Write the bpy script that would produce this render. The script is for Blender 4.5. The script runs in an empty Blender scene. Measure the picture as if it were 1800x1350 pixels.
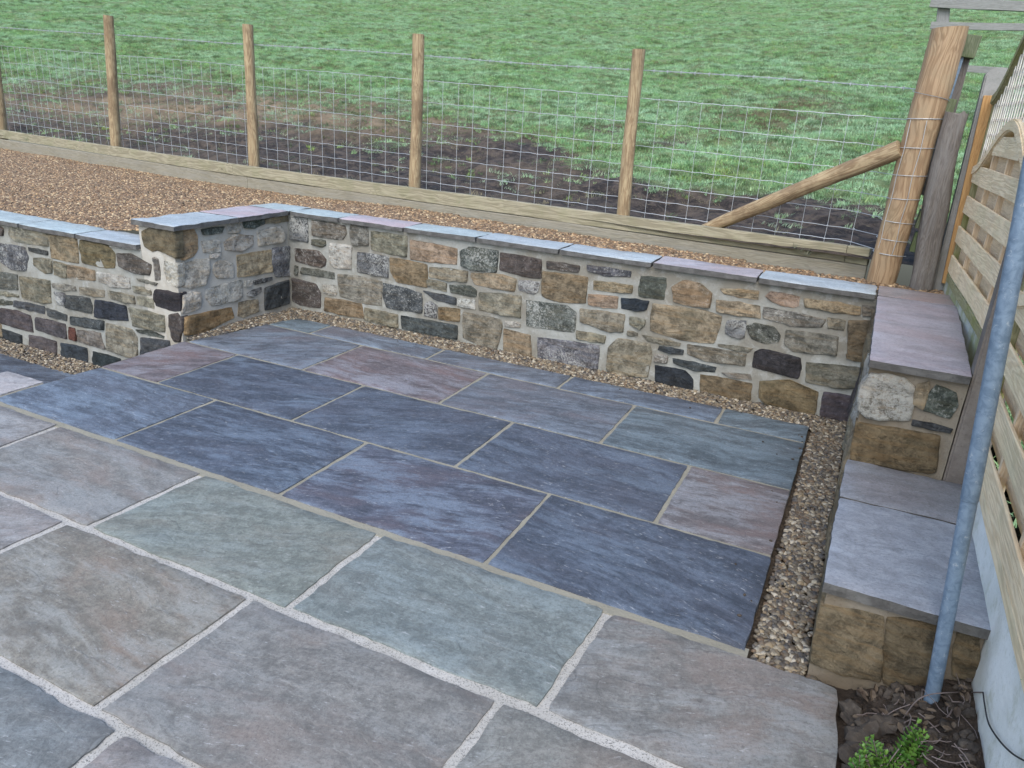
import bpy, bmesh, math, random
from mathutils import Vector, Matrix, noise as mn

# ------------------------------------------------------------------ camera, world, sun, exposure
scene = bpy.context.scene
COL = scene.collection
F_PX = 1312.5733
CAM = Vector((1.69852, -2.03629, 1.53720))
RT = Vector((0.8983066, 0.4355107, 0.0581001)); UP = Vector((-0.2012869, 0.2903826, 0.9355007)); FW = Vector((-0.3905493, 0.8520612, -0.3485152))
cd = bpy.data.cameras.new('camera'); cam = bpy.data.objects.new('camera', cd); COL.objects.link(cam)
cd.sensor_width = 36.0; cd.lens = F_PX / 1800.0 * 36.0; cd.clip_start = 0.05; cd.clip_end = 1000
M = Matrix((RT, UP, -FW)).transposed().to_4x4(); M.translation = CAM; cam.matrix_world = M
scene.camera = cam

SUN_EL, SUN_AZ = 47.0, 172.0     # azimuth clockwise from +Y: veiled sun behind the camera
world = bpy.data.worlds.new('World'); scene.world = world; world.use_nodes = True
wn = world.node_tree.nodes; wl = world.node_tree.links; wn.clear()
sky = wn.new('ShaderNodeTexSky'); sky.sky_type = 'NISHITA'; sky.sun_disc = False
sky.sun_elevation = math.radians(SUN_EL); sky.sun_rotation = math.radians(SUN_AZ); sky.air_density = 1.0; sky.dust_density = 1.6; sky.ozone_density = 1.0
bg = wn.new('ShaderNodeBackground'); bg.inputs['Strength'].default_value = 0.15
wo = wn.new('ShaderNodeOutputWorld'); wl.new(sky.outputs[0], bg.inputs[0]); wl.new(bg.outputs[0], wo.inputs[0])
sd = bpy.data.lights.new('sun', 'SUN'); sd.energy = 1.4; sd.angle = math.radians(55); sd.color = (1.0, 0.96, 0.90)
sun = bpy.data.objects.new('sun', sd); COL.objects.link(sun)
az = math.radians(SUN_AZ); el = math.radians(SUN_EL)
sdir = Vector((math.sin(az) * math.cos(el), math.cos(az) * math.cos(el), math.sin(el)))
sun.rotation_euler = sdir.to_track_quat('Z', 'Y').to_euler()
vs = scene.view_settings; vs.view_transform = 'Standard'; vs.look = 'None'; vs.exposure = 0.98; vs.gamma = 1.0; vs.use_curve_mapping = False

random.seed(7)
R = random.Random(11)

# ------------------------------------------------------------------ measuring: a point of the photo on a real plane
def ray(x, y): return FW + RT * ((x - 900) / F_PX) - UP * ((y - 675) / F_PX)
def hit(x, y, p, n):
    d = ray(x, y); n = Vector(n); return CAM + d * ((Vector(p) - CAM).dot(n) / d.dot(n))
def pix(P):
    d = P - CAM; z = d.dot(FW)
    return (900 + F_PX * d.dot(RT) / z, 675 - F_PX * d.dot(UP) / z) if z > 0.05 else (1e6, 1e6)

# ------------------------------------------------------------------ object helpers
def tag(o, label=None, cat=None, group=None, kind=None):
    if label: o['label'] = label
    if cat: o['category'] = cat
    if group: o['group'] = group
    if kind: o['kind'] = kind
    return o
def empty(name, loc=(0, 0, 0), label=None, cat=None, group=None):
    o = bpy.data.objects.new(name, None); COL.objects.link(o); o.location = loc; o.empty_display_size = 0.1
    return tag(o, label, cat, group)
def add(name, verts, faces, mat, parent=None, frame=None, smooth=False, color=None):
    """verts in world metres; frame = local axes + origin of the object (default: centroid, unrotated)"""
    vv = [Vector(v) for v in verts]
    if frame is None:
        c = sum(vv, Vector()) / len(vv); frame = Matrix.Translation(c)
    inv = frame.inverted()
    me = bpy.data.meshes.new(name); me.from_pydata([inv @ v for v in vv], [], faces); me.validate()
    bm = bmesh.new(); bm.from_mesh(me); bmesh.ops.recalc_face_normals(bm, faces=bm.faces); bm.to_mesh(me); bm.free()
    if smooth: me.polygons.foreach_set('use_smooth', [True] * len(me.polygons))
    if mat: me.materials.append(mat)
    o = bpy.data.objects.new(name, me); COL.objects.link(o)
    if parent:
        o.parent = parent; chain = Vector(); p = parent
        while p: chain += p.location; p = p.parent
        o.matrix_local = Matrix.Translation(-chain) @ frame
    else: o.matrix_local = frame
    if color: o.color = color
    return o
def frame_of(loc, xdir, zhint=(0, 0, 1)):
    x = Vector(xdir).normalized(); z = Vector(zhint); z = (z - x * z.dot(x)).normalized(); y = z.cross(x)
    m = Matrix((x, y, z)).transposed().to_4x4(); m.translation = Vector(loc); return m
def bevel_box(name, frame, size, mat, parent=None, bev=0.004, rough=0.0, cuts=0, color=None, seed=0, endsafe=False):
    """box centred on frame, long axis = local x, real bevels, slightly uneven"""
    bm = bmesh.new(); bmesh.ops.create_cube(bm, size=1.0)
    bmesh.ops.scale(bm, vec=size, verts=bm.verts)
    if bev: bmesh.ops.bevel(bm, geom=bm.edges[:], offset=bev, segments=2, profile=0.6, affect='EDGES')
    if cuts:
        for k in range(1, cuts + 1):
            x = -size[0] / 2 + size[0] * k / (cuts + 1)
            bmesh.ops.bisect_plane(bm, geom=bm.verts[:] + bm.edges[:] + bm.faces[:], plane_co=(x, 0, 0), plane_no=(1, 0, 0))
    if rough:
        for v in bm.verts:
            p = v.co * 1.0 + Vector((seed * 3.1, seed * 7.7, 0))
            n = mn.noise_vector(Vector((p.x * 2.2, p.y * 14, p.z * 14)))
            v.co += Vector((0.0 if endsafe else n.x * 0.3, n.y, n.z)) * rough
    me = bpy.data.meshes.new(name); bm.to_mesh(me); bm.free()
    if mat: me.materials.append(mat)
    o = bpy.data.objects.new(name, me); COL.objects.link(o)
    if parent:
        o.parent = parent; chain = Vector(); p = parent
        while p: chain += p.location; p = p.parent
        o.matrix_local = Matrix.Translation(-chain) @ frame
    else: o.matrix_local = frame
    if color: o.color = color
    return o
def pole(name, a, b, r0, r1, mat, parent=None, seg=20, rings=24, wob=0.004, cap=True, color=None, seed=0, tilt=None, oval=1.0):
    """round timber from a to b with uneven skin; local x = length"""
    a = Vector(a); b = Vector(b); L = (b - a).length; fr = frame_of(a, b - a, (0.3, 0.2, 1) if abs((b - a).normalized().z) < 0.9 else (0, 1, 0))
    vs_, fs = [], []
    for i in range(rings + 1):
        t = i / rings; r = r0 + (r1 - r0) * t
        bend = Vector((0, math.sin(t * 3.1 + seed) * wob * 1.5, math.cos(t * 2.3 + seed * 2) * wob * 1.5))
        for j in range(seg):
            an = 2 * math.pi * j / seg; c = Vector((0, math.cos(an), math.sin(an) * oval))
            n = mn.noise(Vector((t * L * 2.0 + seed * 5, c.y * 1.5, c.z * 1.5 + seed)))
            n2 = mn.noise(Vector((t * L * 9.0 + seed * 5, c.y * 5, c.z * 5 + seed)))
            rr = r + n * wob * 1.8 + n2 * wob * 0.5
            if tilt and i == rings: pass
            x = t * L
            if tilt and i > rings - 1: x += tilt * c.y * r
            vs_.append(fr @ (Vector((x, 0, 0)) + bend + c * rr))
    for i in range(rings):
        for j in range(seg):
            k = (j + 1) % seg; fs.append((i * seg + j, i * seg + k, (i + 1) * seg + k, (i + 1) * seg + j))
    if cap:
        for i in (0, rings):
            base = len(vs_)
            for j in range(seg): vs_.append(vs_[i * seg + j].copy())
            fs.append(tuple(range(base, base + seg)))
    o = add(name, vs_, fs, mat, parent, frame=fr, smooth=False, color=color)
    for p in o.data.polygons: p.use_smooth = len(p.vertices) == 4
    return o
def tube_verts(pts, r, seg, V, Fc):
    """append a thin tube through points"""
    pts = [Vector(p) for p in pts]; base = len(V)
    for i, p in enumerate(pts):
        d = (pts[min(i + 1, len(pts) - 1)] - pts[max(i - 1, 0)]).normalized()
        u = d.cross(Vector((0.13, 0.21, 0.97))) ; u = u.normalized() if u.length > 1e-4 else Vector((1, 0, 0)); w = d.cross(u)
        for j in range(seg):
            an = 2 * math.pi * j / seg; V.append(p + (u * math.cos(an) + w * math.sin(an)) * r)
    for i in range(len(pts) - 1):
        for j in range(seg):
            k = (j + 1) % seg; Fc.append((base + i * seg + j, base + i * seg + k, base + (i + 1) * seg + k, base + (i + 1) * seg + j))

# ------------------------------------------------------------------ materials
class NT:
    def __init__(s, name):
        s.m = bpy.data.materials.new(name); s.m.use_nodes = True; s.n = s.m.node_tree.nodes; s.l = s.m.node_tree.links
        s.b = s.n['Principled BSDF']; s.out = s.n['Material Output']
    def node(s, t, **k):
        n = s.n.new(t)
        for a, v in k.items(): setattr(n, a, v)
        return n
    def put(s, sock, v):
        if hasattr(v, 'is_output') or hasattr(v, 'links'): s.l.new(v, sock)
        else: sock.default_value = v
    def math(s, op, a, b=0.0, c=None, clamp=False):
        n = s.node('ShaderNodeMath', operation=op); n.use_clamp = clamp; s.put(n.inputs[0], a); s.put(n.inputs[1], b)
        if c is not None: s.put(n.inputs[2], c)
        return n.outputs[0]
    def vmath(s, op, a, b=(0, 0, 0)):
        n = s.node('ShaderNodeVectorMath', operation=op); s.put(n.inputs[0], a)
        if op == 'SCALE': s.put(n.inputs['Scale'], b)
        else: s.put(n.inputs[1], b)
        return n.outputs[0]
    def noise(s, vec, scale=5.0, detail=6.0, rough=0.6, dist=0.0, lac=2.0):
        n = s.node('ShaderNodeTexNoise'); s.put(n.inputs['Vector'], vec); s.put(n.inputs['Scale'], scale); n.inputs['Detail'].default_value = detail
        n.inputs['Roughness'].default_value = rough; n.inputs['Distortion'].default_value = dist; n.inputs['Lacunarity'].default_value = lac
        return n.outputs['Fac']
    def voro(s, vec, scale=5.0, feature='F1'):
        n = s.node('ShaderNodeTexVoronoi', feature=feature); s.put(n.inputs['Vector'], vec); n.inputs['Scale'].default_value = scale
        return n
    def map(s, v, a, b, c=0.0, d=1.0, smooth=True):
        n = s.node('ShaderNodeMapRange'); n.interpolation_type = 'SMOOTHSTEP' if smooth else 'LINEAR'
        s.put(n.inputs[0], v); n.inputs[1].default_value = a; n.inputs[2].default_value = b; n.inputs[3].default_value = c; n.inputs[4].default_value = d
        return n.outputs[0]
    def mix(s, f, a, b, blend='MIX'):
        n = s.node('ShaderNodeMix', data_type='RGBA', blend_type=blend); n.clamp_factor = True; s.put(n.inputs[0], f)
        A = n.inputs[6]; B = n.inputs[7]
        s.put(A, a if not isinstance(a, tuple) or len(a) == 4 else a + (1.0,)); s.put(B, b if not isinstance(b, tuple) or len(b) == 4 else b + (1.0,))
        return n.outputs[2]
    def scale(s, vec, sc):
        n = s.node('ShaderNodeMapping'); s.put(n.inputs['Vector'], vec); n.inputs['Scale'].default_value = sc; return n.outputs[0]
    def coords(s, scramble=True):
        tc = s.node('ShaderNodeTexCoord'); v = tc.outputs['Object']
        s.oi = s.node('ShaderNodeObjectInfo')
        if scramble:
            k = s.node('ShaderNodeCombineXYZ'); r = s.oi.outputs['Random']
            s.put(k.inputs[0], s.math('MULTIPLY', r, 37.0)); s.put(k.inputs[1], s.math('MULTIPLY', r, 91.0)); s.put(k.inputs[2], s.math('MULTIPLY', r, 17.0))
            v = s.vmath('ADD', v, k.outputs[0])
        return v
    def bump(s, h, strength=0.5, dist=0.01, prev=None):
        n = s.node('ShaderNodeBump'); n.inputs['Strength'].default_value = strength; n.inputs['Distance'].default_value = dist; s.put(n.inputs['Height'], h)
        if prev is not None: s.l.new(prev, n.inputs['Normal'])
        return n.outputs[0]
    def done(s, col, rough, normal=None, spec=0.5, metal=0.0):
        s.put(s.b.inputs['Base Color'], col if not isinstance(col, tuple) else col + (1.0,)); s.put(s.b.inputs['Roughness'], rough)
        s.b.inputs['Specular IOR Level'].default_value = spec; s.b.inputs['Metallic'].default_value = metal
        if normal is not None: s.l.new(normal, s.b.inputs['Normal'])
        return s.m

def mat_slab(name, bloom_sheen=0.35, rough=(0.42, 0.62), rel=1.0, blotch=0.0, stk=0.7, mscale=16, lo=0.60, hi=1.30, stain=None):
    """riven Indian sandstone; the slab's own colour comes from the object colour, alpha = amount of second (rusty) tint"""
    t = NT(name); v0 = t.coords(); col = t.oi.outputs['Color']; al = t.oi.outputs['Alpha']; rnd = t.oi.outputs['Random']
    rot = t.node('ShaderNodeVectorRotate', rotation_type='Z_AXIS'); t.put(rot.inputs['Vector'], v0); t.put(rot.inputs['Angle'], t.math('MULTIPLY_ADD', rnd, 0.75, -0.58))
    v = rot.outputs[0]
    warp = t.node('ShaderNodeTexNoise'); t.put(warp.inputs['Vector'], v); warp.inputs['Scale'].default_value = 2.2; warp.inputs['Detail'].default_value = 3
    vw = t.vmath('ADD', v, t.vmath('SCALE', warp.outputs['Color'], 0.15))
    streak = t.noise(t.scale(vw, (1.0, 4.6, 2.0)), 3.4, 15, 0.80); mott = t.noise(vw, mscale, 10, 0.82, 0.2)
    cloud = t.noise(t.scale(vw, (1.0, 2.0, 1.0)), 1.9, 14, 0.70)
    cloud2 = t.noise(t.scale(vw, (1.0, 2.2, 1.0)), 2.0, 10, 0.66, 0.3)
    fine = t.noise(v, 95, 8, 0.85)
    flecks = t.noise(t.scale(vw, (0.9, 3.4, 1)), 34, 4, 0.7)
    c = t.mix(t.map(t.math('ADD', t.math('MULTIPLY', streak, stk), t.math('MULTIPLY', mott, 1.0 - stk)), 0.43, 0.58, 0.0, 1.0), t.vmath('SCALE', col, lo), t.vmath('SCALE', col, hi))
    rust = t.vmath('MULTIPLY', col, (1.14, 0.93, 0.86))
    c = t.mix(t.math('MULTIPLY', t.map(cloud2, 0.44, 0.66), al), c, rust)
    pale = t.vmath('ADD', t.vmath('SCALE', col, 1.2), (0.060, 0.085, 0.105))  # pale bloom, with whitish-blue sky reflection painted into the colour
    c = t.mix(t.math('MULTIPLY', t.map(t.math('ADD', cloud, t.math('MULTIPLY', t.math('SUBTRACT', streak, 0.5), 0.9)), 0.45, 0.65), t.math('MULTIPLY', t.math('MULTIPLY_ADD', t.math('FRACT', t.math('MULTIPLY', rnd, 71.3)), 0.9, 0.35), bloom_sheen)), c, pale)
    c = t.mix(t.math('MULTIPLY', t.map(flecks, 0.60, 0.70), 0.45 * bloom_sheen + 0.16), c, (0.52, 0.54, 0.55))
    c = t.mix(t.math('MULTIPLY', t.map(fine, 0.51, 0.60), 0.50), c, t.vmath('SCALE', col, 0.42)); c = t.mix(t.math('MULTIPLY', t.map(fine, 0.46, 0.38), 0.25), c, t.vmath('ADD', col, (0.09, 0.09, 0.09)))
    if blotch:
        bl = t.noise(t.scale(vw, (1, 1.8, 1)), 4.5, 12, 0.74, 0.3); c = t.mix(t.math('MULTIPLY', t.map(bl, 0.54, 0.66), blotch), c, t.vmath('SCALE', col, 0.45))
    if stain:
        tco = t.node('ShaderNodeTexCoord'); dd = t.node('ShaderNodeVectorMath', operation='DISTANCE'); t.put(dd.inputs[0], t.vmath('ADD', tco.outputs['Object'], t.vmath('SCALE', t.vmath('SUBTRACT', warp.outputs['Color'], (0.5, 0.5, 0.5)), 0.10))); dd.inputs[1].default_value = (stain[0], stain[1], 0)
        c = t.mix(t.math('MULTIPLY', t.map(t.math('ADD', dd.outputs['Value'], t.math('MULTIPLY', t.math('SUBTRACT', mott, 0.5), 0.08)), stain[2] * 0.5, stain[2]), -0.55, 0.55), c, t.vmath('MULTIPLY', col, (0.42, 0.36, 0.34)))
    # layered riven steps
    st = t.noise(t.scale(vw, (1.0, 1.7, 1.0)), 1.7, 3, 0.5)
    stf = t.math('MULTIPLY', st, 9.0); fl = t.math('FLOOR', stf); fr = t.math('SUBTRACT', stf, fl)
    step = t.math('ADD', fl, t.map(fr, 0.0, 0.10))
    edge = t.math('MULTIPLY', t.map(fr, 0.02, 0.055, 1.0, 0.0), t.map(t.noise(v, 4.0, 2, 0.5), 0.56, 0.66))
    c = t.mix(t.math('MULTIPLY', edge, 0.35), c, t.vmath('SCALE', col, 0.35))
    n = t.bump(step, 0.28 * rel, 0.003)
    n = t.bump(streak, 0.38 * rel, 0.007, n)
    n = t.bump(mott, 0.4 * rel, 0.006, n); n = t.bump(fine, 0.5, 0.003, n)
    r = t.map(cloud, 0.35, 0.7, rough[1], rough[0])
    r = t.math('ADD', r, t.math('MULTIPLY', t.math('SUBTRACT', fine, 0.5), 0.3))
    return t.done(c, r, n, 0.5)

def mat_stone(name):
    """walling stone: object colour = stone, alpha = lime / lichen crust"""
    t = NT(name); v = t.coords(); col = t.oi.outputs['Color']; al = t.oi.outputs['Alpha']
    n1 = t.noise(v, 16, 10, 0.78); n2 = t.noise(v, 75, 6, 0.8); bed = t.noise(t.scale(v, (0.6, 0.6, 5.0)), 9, 6, 0.65, 0.5); big = t.noise(v, 5.5, 4, 0.6)
    c = t.mix(t.map(n1, 0.38, 0.62), t.vmath('SCALE', col, 0.50), t.vmath('SCALE', col, 1.38))
    c = t.mix(t.math('MULTIPLY', t.map(bed, 0.45, 0.62), 0.5), c, t.vmath('MULTIPLY', col, (1.25, 1.05, 0.82)))
    c = t.mix(t.math('MULTIPLY', t.map(big, 0.52, 0.68), 0.4), c, t.vmath('MULTIPLY', col, (0.55, 0.62, 0.62)))
    lg = t.math('MULTIPLY', t.noise(t.scale(v, (0.8, 0.8, 1.9)), 7, 4, 0.6), 8.0); lf = t.math('FLOOR', lg); led = t.math('ADD', lf, t.map(t.math('SUBTRACT', lg, lf), 0.0, 0.18))
    sp = t.noise(v, 75, 8, 0.85)
    thr = t.math('SUBTRACT', t.math('ADD', t.math('MULTIPLY', sp, 0.85), t.math('MULTIPLY', n1, 0.35)), t.math('MULTIPLY_ADD', al, -0.20, 0.735))
    c = t.mix(t.math('MULTIPLY', t.map(thr, 0.0, 0.07), t.map(big, 0.38, 0.60, 0.18, 0.72)), c, (0.48, 0.49, 0.46))
    c = t.mix(t.math('MULTIPLY', t.map(n2, 0.58, 0.7), 0.5), c, t.vmath('SCALE', col, 0.3))
    n = t.bump(led, 0.75, 0.008); n = t.bump(n1, 1.0, 0.022, n); n = t.bump(bed, 0.5, 0.010, n); n = t.bump(n2, 0.7, 0.005, n)
    return t.done(c, 0.82, n, 0.3)

def mat_mortar(name, c0, c1, c2, sc=1.0, grit=0.5, bumpd=0.004, speck=None):
    t = NT(name); v = t.coords(False)
    a = t.noise(v, 2.3 * sc, 5, 0.6, 0.3); b = t.noise(v, 90, 4, 0.7); d = t.noise(v, 14, 6, 0.7)
    c = t.mix(t.map(a, 0.38, 0.62), c0, c1); c = t.mix(t.math('MULTIPLY', t.map(d, 0.5, 0.7), 0.55), c, c2)
    c = t.mix(t.math('MULTIPLY', t.map(b, 0.55, 0.7), grit), c, tuple(x * 0.5 for x in c0))
    if speck:
        vv = t.voro(v, 260); c = t.mix(t.map(t.noise(v, 210, 3, 0.8), 0.55, 0.60), c, speck)
    n = t.bump(d, 0.6, 0.008); n = t.bump(b, 0.7, bumpd, n)
    return t.done(c, 0.9, n, 0.2)

def mat_wood(name, light, dark, knots=0.6, ring=9.0, rough=0.75, green=None, greenamt=0.0, weather=0.0, warpk=0.10, ringk=0.6):
    """timber; grain follows the object's local x axis"""
    t = NT(name); v = t.coords(); tc = t.node('ShaderNodeTexCoord')
    wv = t.node('ShaderNodeTexNoise'); t.put(wv.inputs['Vector'], t.scale(v, (0.9, 1.6, 1.6))); wv.inputs['Scale'].default_value = 2.6; wv.inputs['Detail'].default_value = 2
    vw = t.vmath('ADD', v, t.vmath('SCALE', wv.outputs['Color'], warpk))
    kn = t.voro(t.scale(v, (1.0, 2.4, 2.4)), 3.2); kd = t.map(kn.outputs['Distance'], 0.0, 0.22, 1.0, 0.0)
    g = t.noise(t.scale(vw, (0.55, 9, 9)), t.math('ADD', ring * 0.55, 0.0), 3, 0.5, 0.25)
    rings = t.math('SINE', t.math('MULTIPLY', t.math('ADD', g, t.math('MULTIPLY', kd, 0.25)), 60.0))
    fib = t.noise(t.scale(v, (1.0, 26, 26)), 7, 6, 0.7)
    c = t.mix(t.map(rings, -0.8, 1.0, 0.0, ringk), light, dark)
    c = t.mix(t.math('MULTIPLY', t.map(fib, 0.45, 0.75), 0.5), c, tuple(x * 0.55 for x in dark))
    c = t.mix(t.math('MULTIPLY', t.map(kn.outputs['Distance'], 0.02, 0.07, 1.0, 0.0), knots), c, (0.07, 0.045, 0.025))
    blot = t.noise(v, 3.5, 5, 0.65); c = t.mix(t.math('MULTIPLY', t.map(blot, 0.50, 0.72), 0.55), c, tuple(x * 0.62 for x in light))
    if green: c = t.mix(t.math('MULTIPLY', t.map(t.noise(v, 4.5, 6, 0.7), 0.42, 0.66), greenamt), c, green)
    if weather: c = t.mix(t.math('MULTIPLY', t.map(t.noise(t.scale(v, (1, 14, 14)), 3, 6, 0.7), 0.35, 0.7), weather), c, (0.30, 0.30, 0.29))
    n = t.bump(rings, 0.22, 0.003); n = t.bump(fib, 0.6, 0.004, n)
    return t.done(c, rough, n, 0.3)

def mat_pebble(name, ramp):
    t = NT(name); oi = t.node('ShaderNodeObjectInfo'); r = t.node('ShaderNodeValToRGB'); r.color_ramp.interpolation = 'CONSTANT'
    els = r.color_ramp.elements
    while len(els) > 1: els.remove(els[-1])
    for i, c in enumerate(ramp):
        e = els[0] if i == 0 else els.new(i / len(ramp)); e.color = c + (1.0,); e.position = i / len(ramp)
    t.l.new(oi.outputs['Random'], r.inputs[0]); tc = t.node('ShaderNodeTexCoord')
    n1 = t.noise(tc.outputs['Object'], 1.6, 5, 0.7)
    rr = t.math('FRACT', t.math('MULTIPLY', oi.outputs['Random'], 57.3))
    c = t.mix(t.map(n1, 0.3, 0.7), t.vmath('SCALE', r.outputs[0], t.math('MULTIPLY_ADD', rr, 0.5, 0.55)), t.vmath('SCALE', r.outputs[0], t.math('MULTIPLY_ADD', rr, 0.5, 0.85)))
    return t.done(c, 0.6, None, 0.4)

M_new = mat_slab('riven_slate_blue_sandstone', 0.85, (0.30, 0.56), 1.3, 0.4, 0.62, 22, 0.60, 1.30)
M_old = mat_slab('old_riven_sandstone', 0.55, (0.45, 0.70), 1.2, 0.45, 0.35, 26, 0.72, 1.20)
M_cope = mat_slab('coping_sandstone', 0.4, (0.32, 0.5), 0.8, 0.1, 0.4, 20, 0.80, 1.12)
M_stone = mat_stone('walling_stone')
M_edge = mat_mortar('riven_slab_edge', (0.085, 0.083, 0.08), (0.13, 0.13, 0.125), (0.05, 0.05, 0.048), 4, 0.5)
M_mortar = mat_mortar('wall_mortar', (0.195, 0.185, 0.155), (0.290, 0.300, 0.280), (0.37, 0.385, 0.37), 1.0, 0.3)
M_mortar_lit = mat_mortar('lit_mortar', (0.31, 0.285, 0.235), (0.42, 0.41, 0.37), (0.46, 0.45, 0.41), 1.0, 0.3)  # paler mortar: light on the return wall put into its colour
M_mortar_d = mat_mortar('damp_mortar', (0.17, 0.14, 0.10), (0.225, 0.20, 0.16), (0.14, 0.115, 0.085), 1.5, 0.4)
M_mortar_new = mat_mortar('patio_mortar', (0.27, 0.26, 0.21), (0.24, 0.23, 0.185), (0.31, 0.29, 0.24), 1.0, 0.45, 0.003)
M_mortar_old = mat_mortar('old_patio_mortar', (0.44, 0.43, 0.405), (0.38, 0.37, 0.34), (0.52, 0.51, 0.485), 1.0, 0.55, 0.003, speck=(0.16, 0.16, 0.15))
M_conc = mat_mortar('concrete', (0.22, 0.22, 0.205), (0.28, 0.28, 0.27), (0.17, 0.175, 0.155), 1.2, 0.5, 0.003)
M_conc_d = mat_mortar('grubby_concrete', (0.15, 0.13, 0.115), (0.21, 0.19, 0.17), (0.10, 0.09, 0.08), 2.0, 0.5, 0.004)
M_gboard = mat_mortar('pale_concrete', (0.78, 0.79, 0.76), (0.62, 0.63, 0.58), (0.42, 0.43, 0.32), 1.2, 0.35, 0.003)
M_gboard_g = mat_mortar('mossy_pale_concrete', (0.50, 0.52, 0.48), (0.32, 0.33, 0.18), (0.20, 0.21, 0.08), 2.2, 0.35, 0.003)
M_stake = mat_wood('treated_stake_wood', (0.42, 0.33, 0.20), (0.23, 0.155, 0.085), 1.0, 4, green=(0.15, 0.10, 0.06), greenamt=0.65, ringk=0.75)
M_strain = mat_wood('strainer_post_wood', (0.38, 0.27, 0.165), (0.21, 0.13, 0.07), 0.6, 3.0, warpk=0.13, green=(0.26, 0.22, 0.14), greenamt=0.4, ringk=0.65)
M_sleeper = mat_wood('treated_board_wood', (0.345, 0.315, 0.225), (0.225, 0.20, 0.135), 1.0, 2.5, green=(0.20, 0.205, 0.11), greenamt=0.4, ringk=0.8)
M_board2 = mat_wood('weathered_board_wood', (0.27, 0.25, 0.19), (0.19, 0.17, 0.12), 0.4, 5, weather=0.3)
M_panel = mat_wood('fence_slat_wood', (0.86, 0.70, 0.47), (0.66, 0.49, 0.29), 0.6, 3.5, green=(0.46, 0.45, 0.24), greenamt=0.25, weather=0.12, warpk=0.05)
M_panel_c = mat_wood('inner_slat_wood', (0.76, 0.59, 0.40), (0.60, 0.44, 0.28), 0.4, 6)
M_moss = mat_wood('mossy_rail_wood', (0.33, 0.31, 0.18), (0.20, 0.19, 0.09), 0.3, 6, green=(0.19, 0.20, 0.05), greenamt=0.7)
M_trel = mat_wood('bleached_trellis_wood', (0.78, 0.74, 0.66), (0.62, 0.55, 0.44), 0.2, 6, weather=0.2)
M_batten = mat_wood('orange_batten_wood', (0.46, 0.27, 0.11), (0.36, 0.19, 0.07), 0.2, 5)
M_oldwood = mat_wood('grey_old_wood', (0.17, 0.15, 0.13), (0.085, 0.07, 0.06), 0.4, 9, weather=0.35)
M_rail = mat_wood('silvered_rail_wood', (0.24, 0.25, 0.24), (0.15, 0.15, 0.14), 0.3, 7, weather=0.5)
M_greenw = mat_wood('algae_wood', (0.15, 0.17, 0.11), (0.07, 0.09, 0.045), 0.2, 6, green=(0.07, 0.10, 0.03), greenamt=0.7)
t = NT('galvanised_wire'); M_wire = t.done((0.55, 0.58, 0.60), 0.45, None, 0.5, 0.5)
t = NT('galvanised_steel'); v = t.coords(False)
spn = t.noise(v, 48, 4, 0.65, 0.8); c = t.mix(t.map(spn, 0.35, 0.65), (0.125, 0.185, 0.26), (0.19, 0.265, 0.355))
c = t.mix(t.math('MULTIPLY', t.map(t.noise(v, 55, 4, 0.7, 0.6), 0.60, 0.68), 0.6), c, (0.40, 0.45, 0.50))
M_galv = t.done(c, t.map(spn, 0.3, 0.7, 0.36, 0.5), t.bump(spn, 0.15, 0.002), 0.5, 0.2)
M_peb_lo = mat_pebble('river_gravel', [(0.127, 0.104, 0.073), (0.180, 0.142, 0.095), (0.086, 0.073, 0.059), (0.246, 0.193, 0.122), (0.139, 0.096, 0.059), (0.070, 0.065, 0.059), (0.197, 0.166, 0.119), (0.303, 0.262, 0.189), (0.115, 0.089, 0.063), (0.164, 0.139, 0.101), (0.377, 0.339, 0.266), (0.098, 0.089, 0.077)])
M_peb_hi = mat_pebble('golden_gravel', [(0.235, 0.144, 0.074), (0.294, 0.194, 0.105), (0.147, 0.090, 0.051), (0.392, 0.270, 0.148), (0.176, 0.113, 0.062), (0.088, 0.063, 0.039), (0.265, 0.189, 0.113), (0.510, 0.396, 0.242), (0.157, 0.104, 0.062), (0.216, 0.144, 0.082), (0.196, 0.140, 0.090), (0.113, 0.077, 0.047)])
def mat_soil(name, a, b, sc=12):
    t = NT(name); v = t.coords(False); n1 = t.noise(v, sc, 8, 0.75); n2 = t.noise(v, sc * 7, 5, 0.7)
    return t.done(t.mix(t.map(n1, 0.35, 0.65), a, b), 0.95, t.bump(n2, 0.7, 0.006, t.bump(n1, 1.0, 0.03)), 0.15)
M_soil = mat_soil('bed_soil', (0.035, 0.028, 0.022), (0.09, 0.07, 0.055))
M_grit = mat_soil('gravel_bed', (0.07, 0.055, 0.04), (0.14, 0.11, 0.08), 30)

# ------------------------------------------------------------------ ground sheets
def grid_mesh(name, xs, ys, zf, mat, smooth=True, attr=None):
    V = [(x, y, zf(x, y)) for y in ys for x in xs]; n = len(xs)
    Fc = [(j * n + i, j * n + i + 1, (j + 1) * n + i + 1, (j + 1) * n + i) for j in range(len(ys) - 1) for i in range(n - 1)]
    me = bpy.data.meshes.new(name); me.from_pydata(V, [], Fc)
    if smooth: me.polygons.foreach_set('use_smooth', [True] * len(me.polygons))
    me.materials.append(mat)
    if attr:
        for an, f in attr.items():
            a = me.attributes.new(an, 'FLOAT', 'POINT'); a.data.foreach_set('value', [f(*p) for p in V])
    o = bpy.data.objects.new(name, me); COL.objects.link(o); return o
def frange(a, b, s):
    n = max(1, int(round((b - a) / s))); return [a + (b - a) * i / n for i in range(n + 1)]

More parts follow.
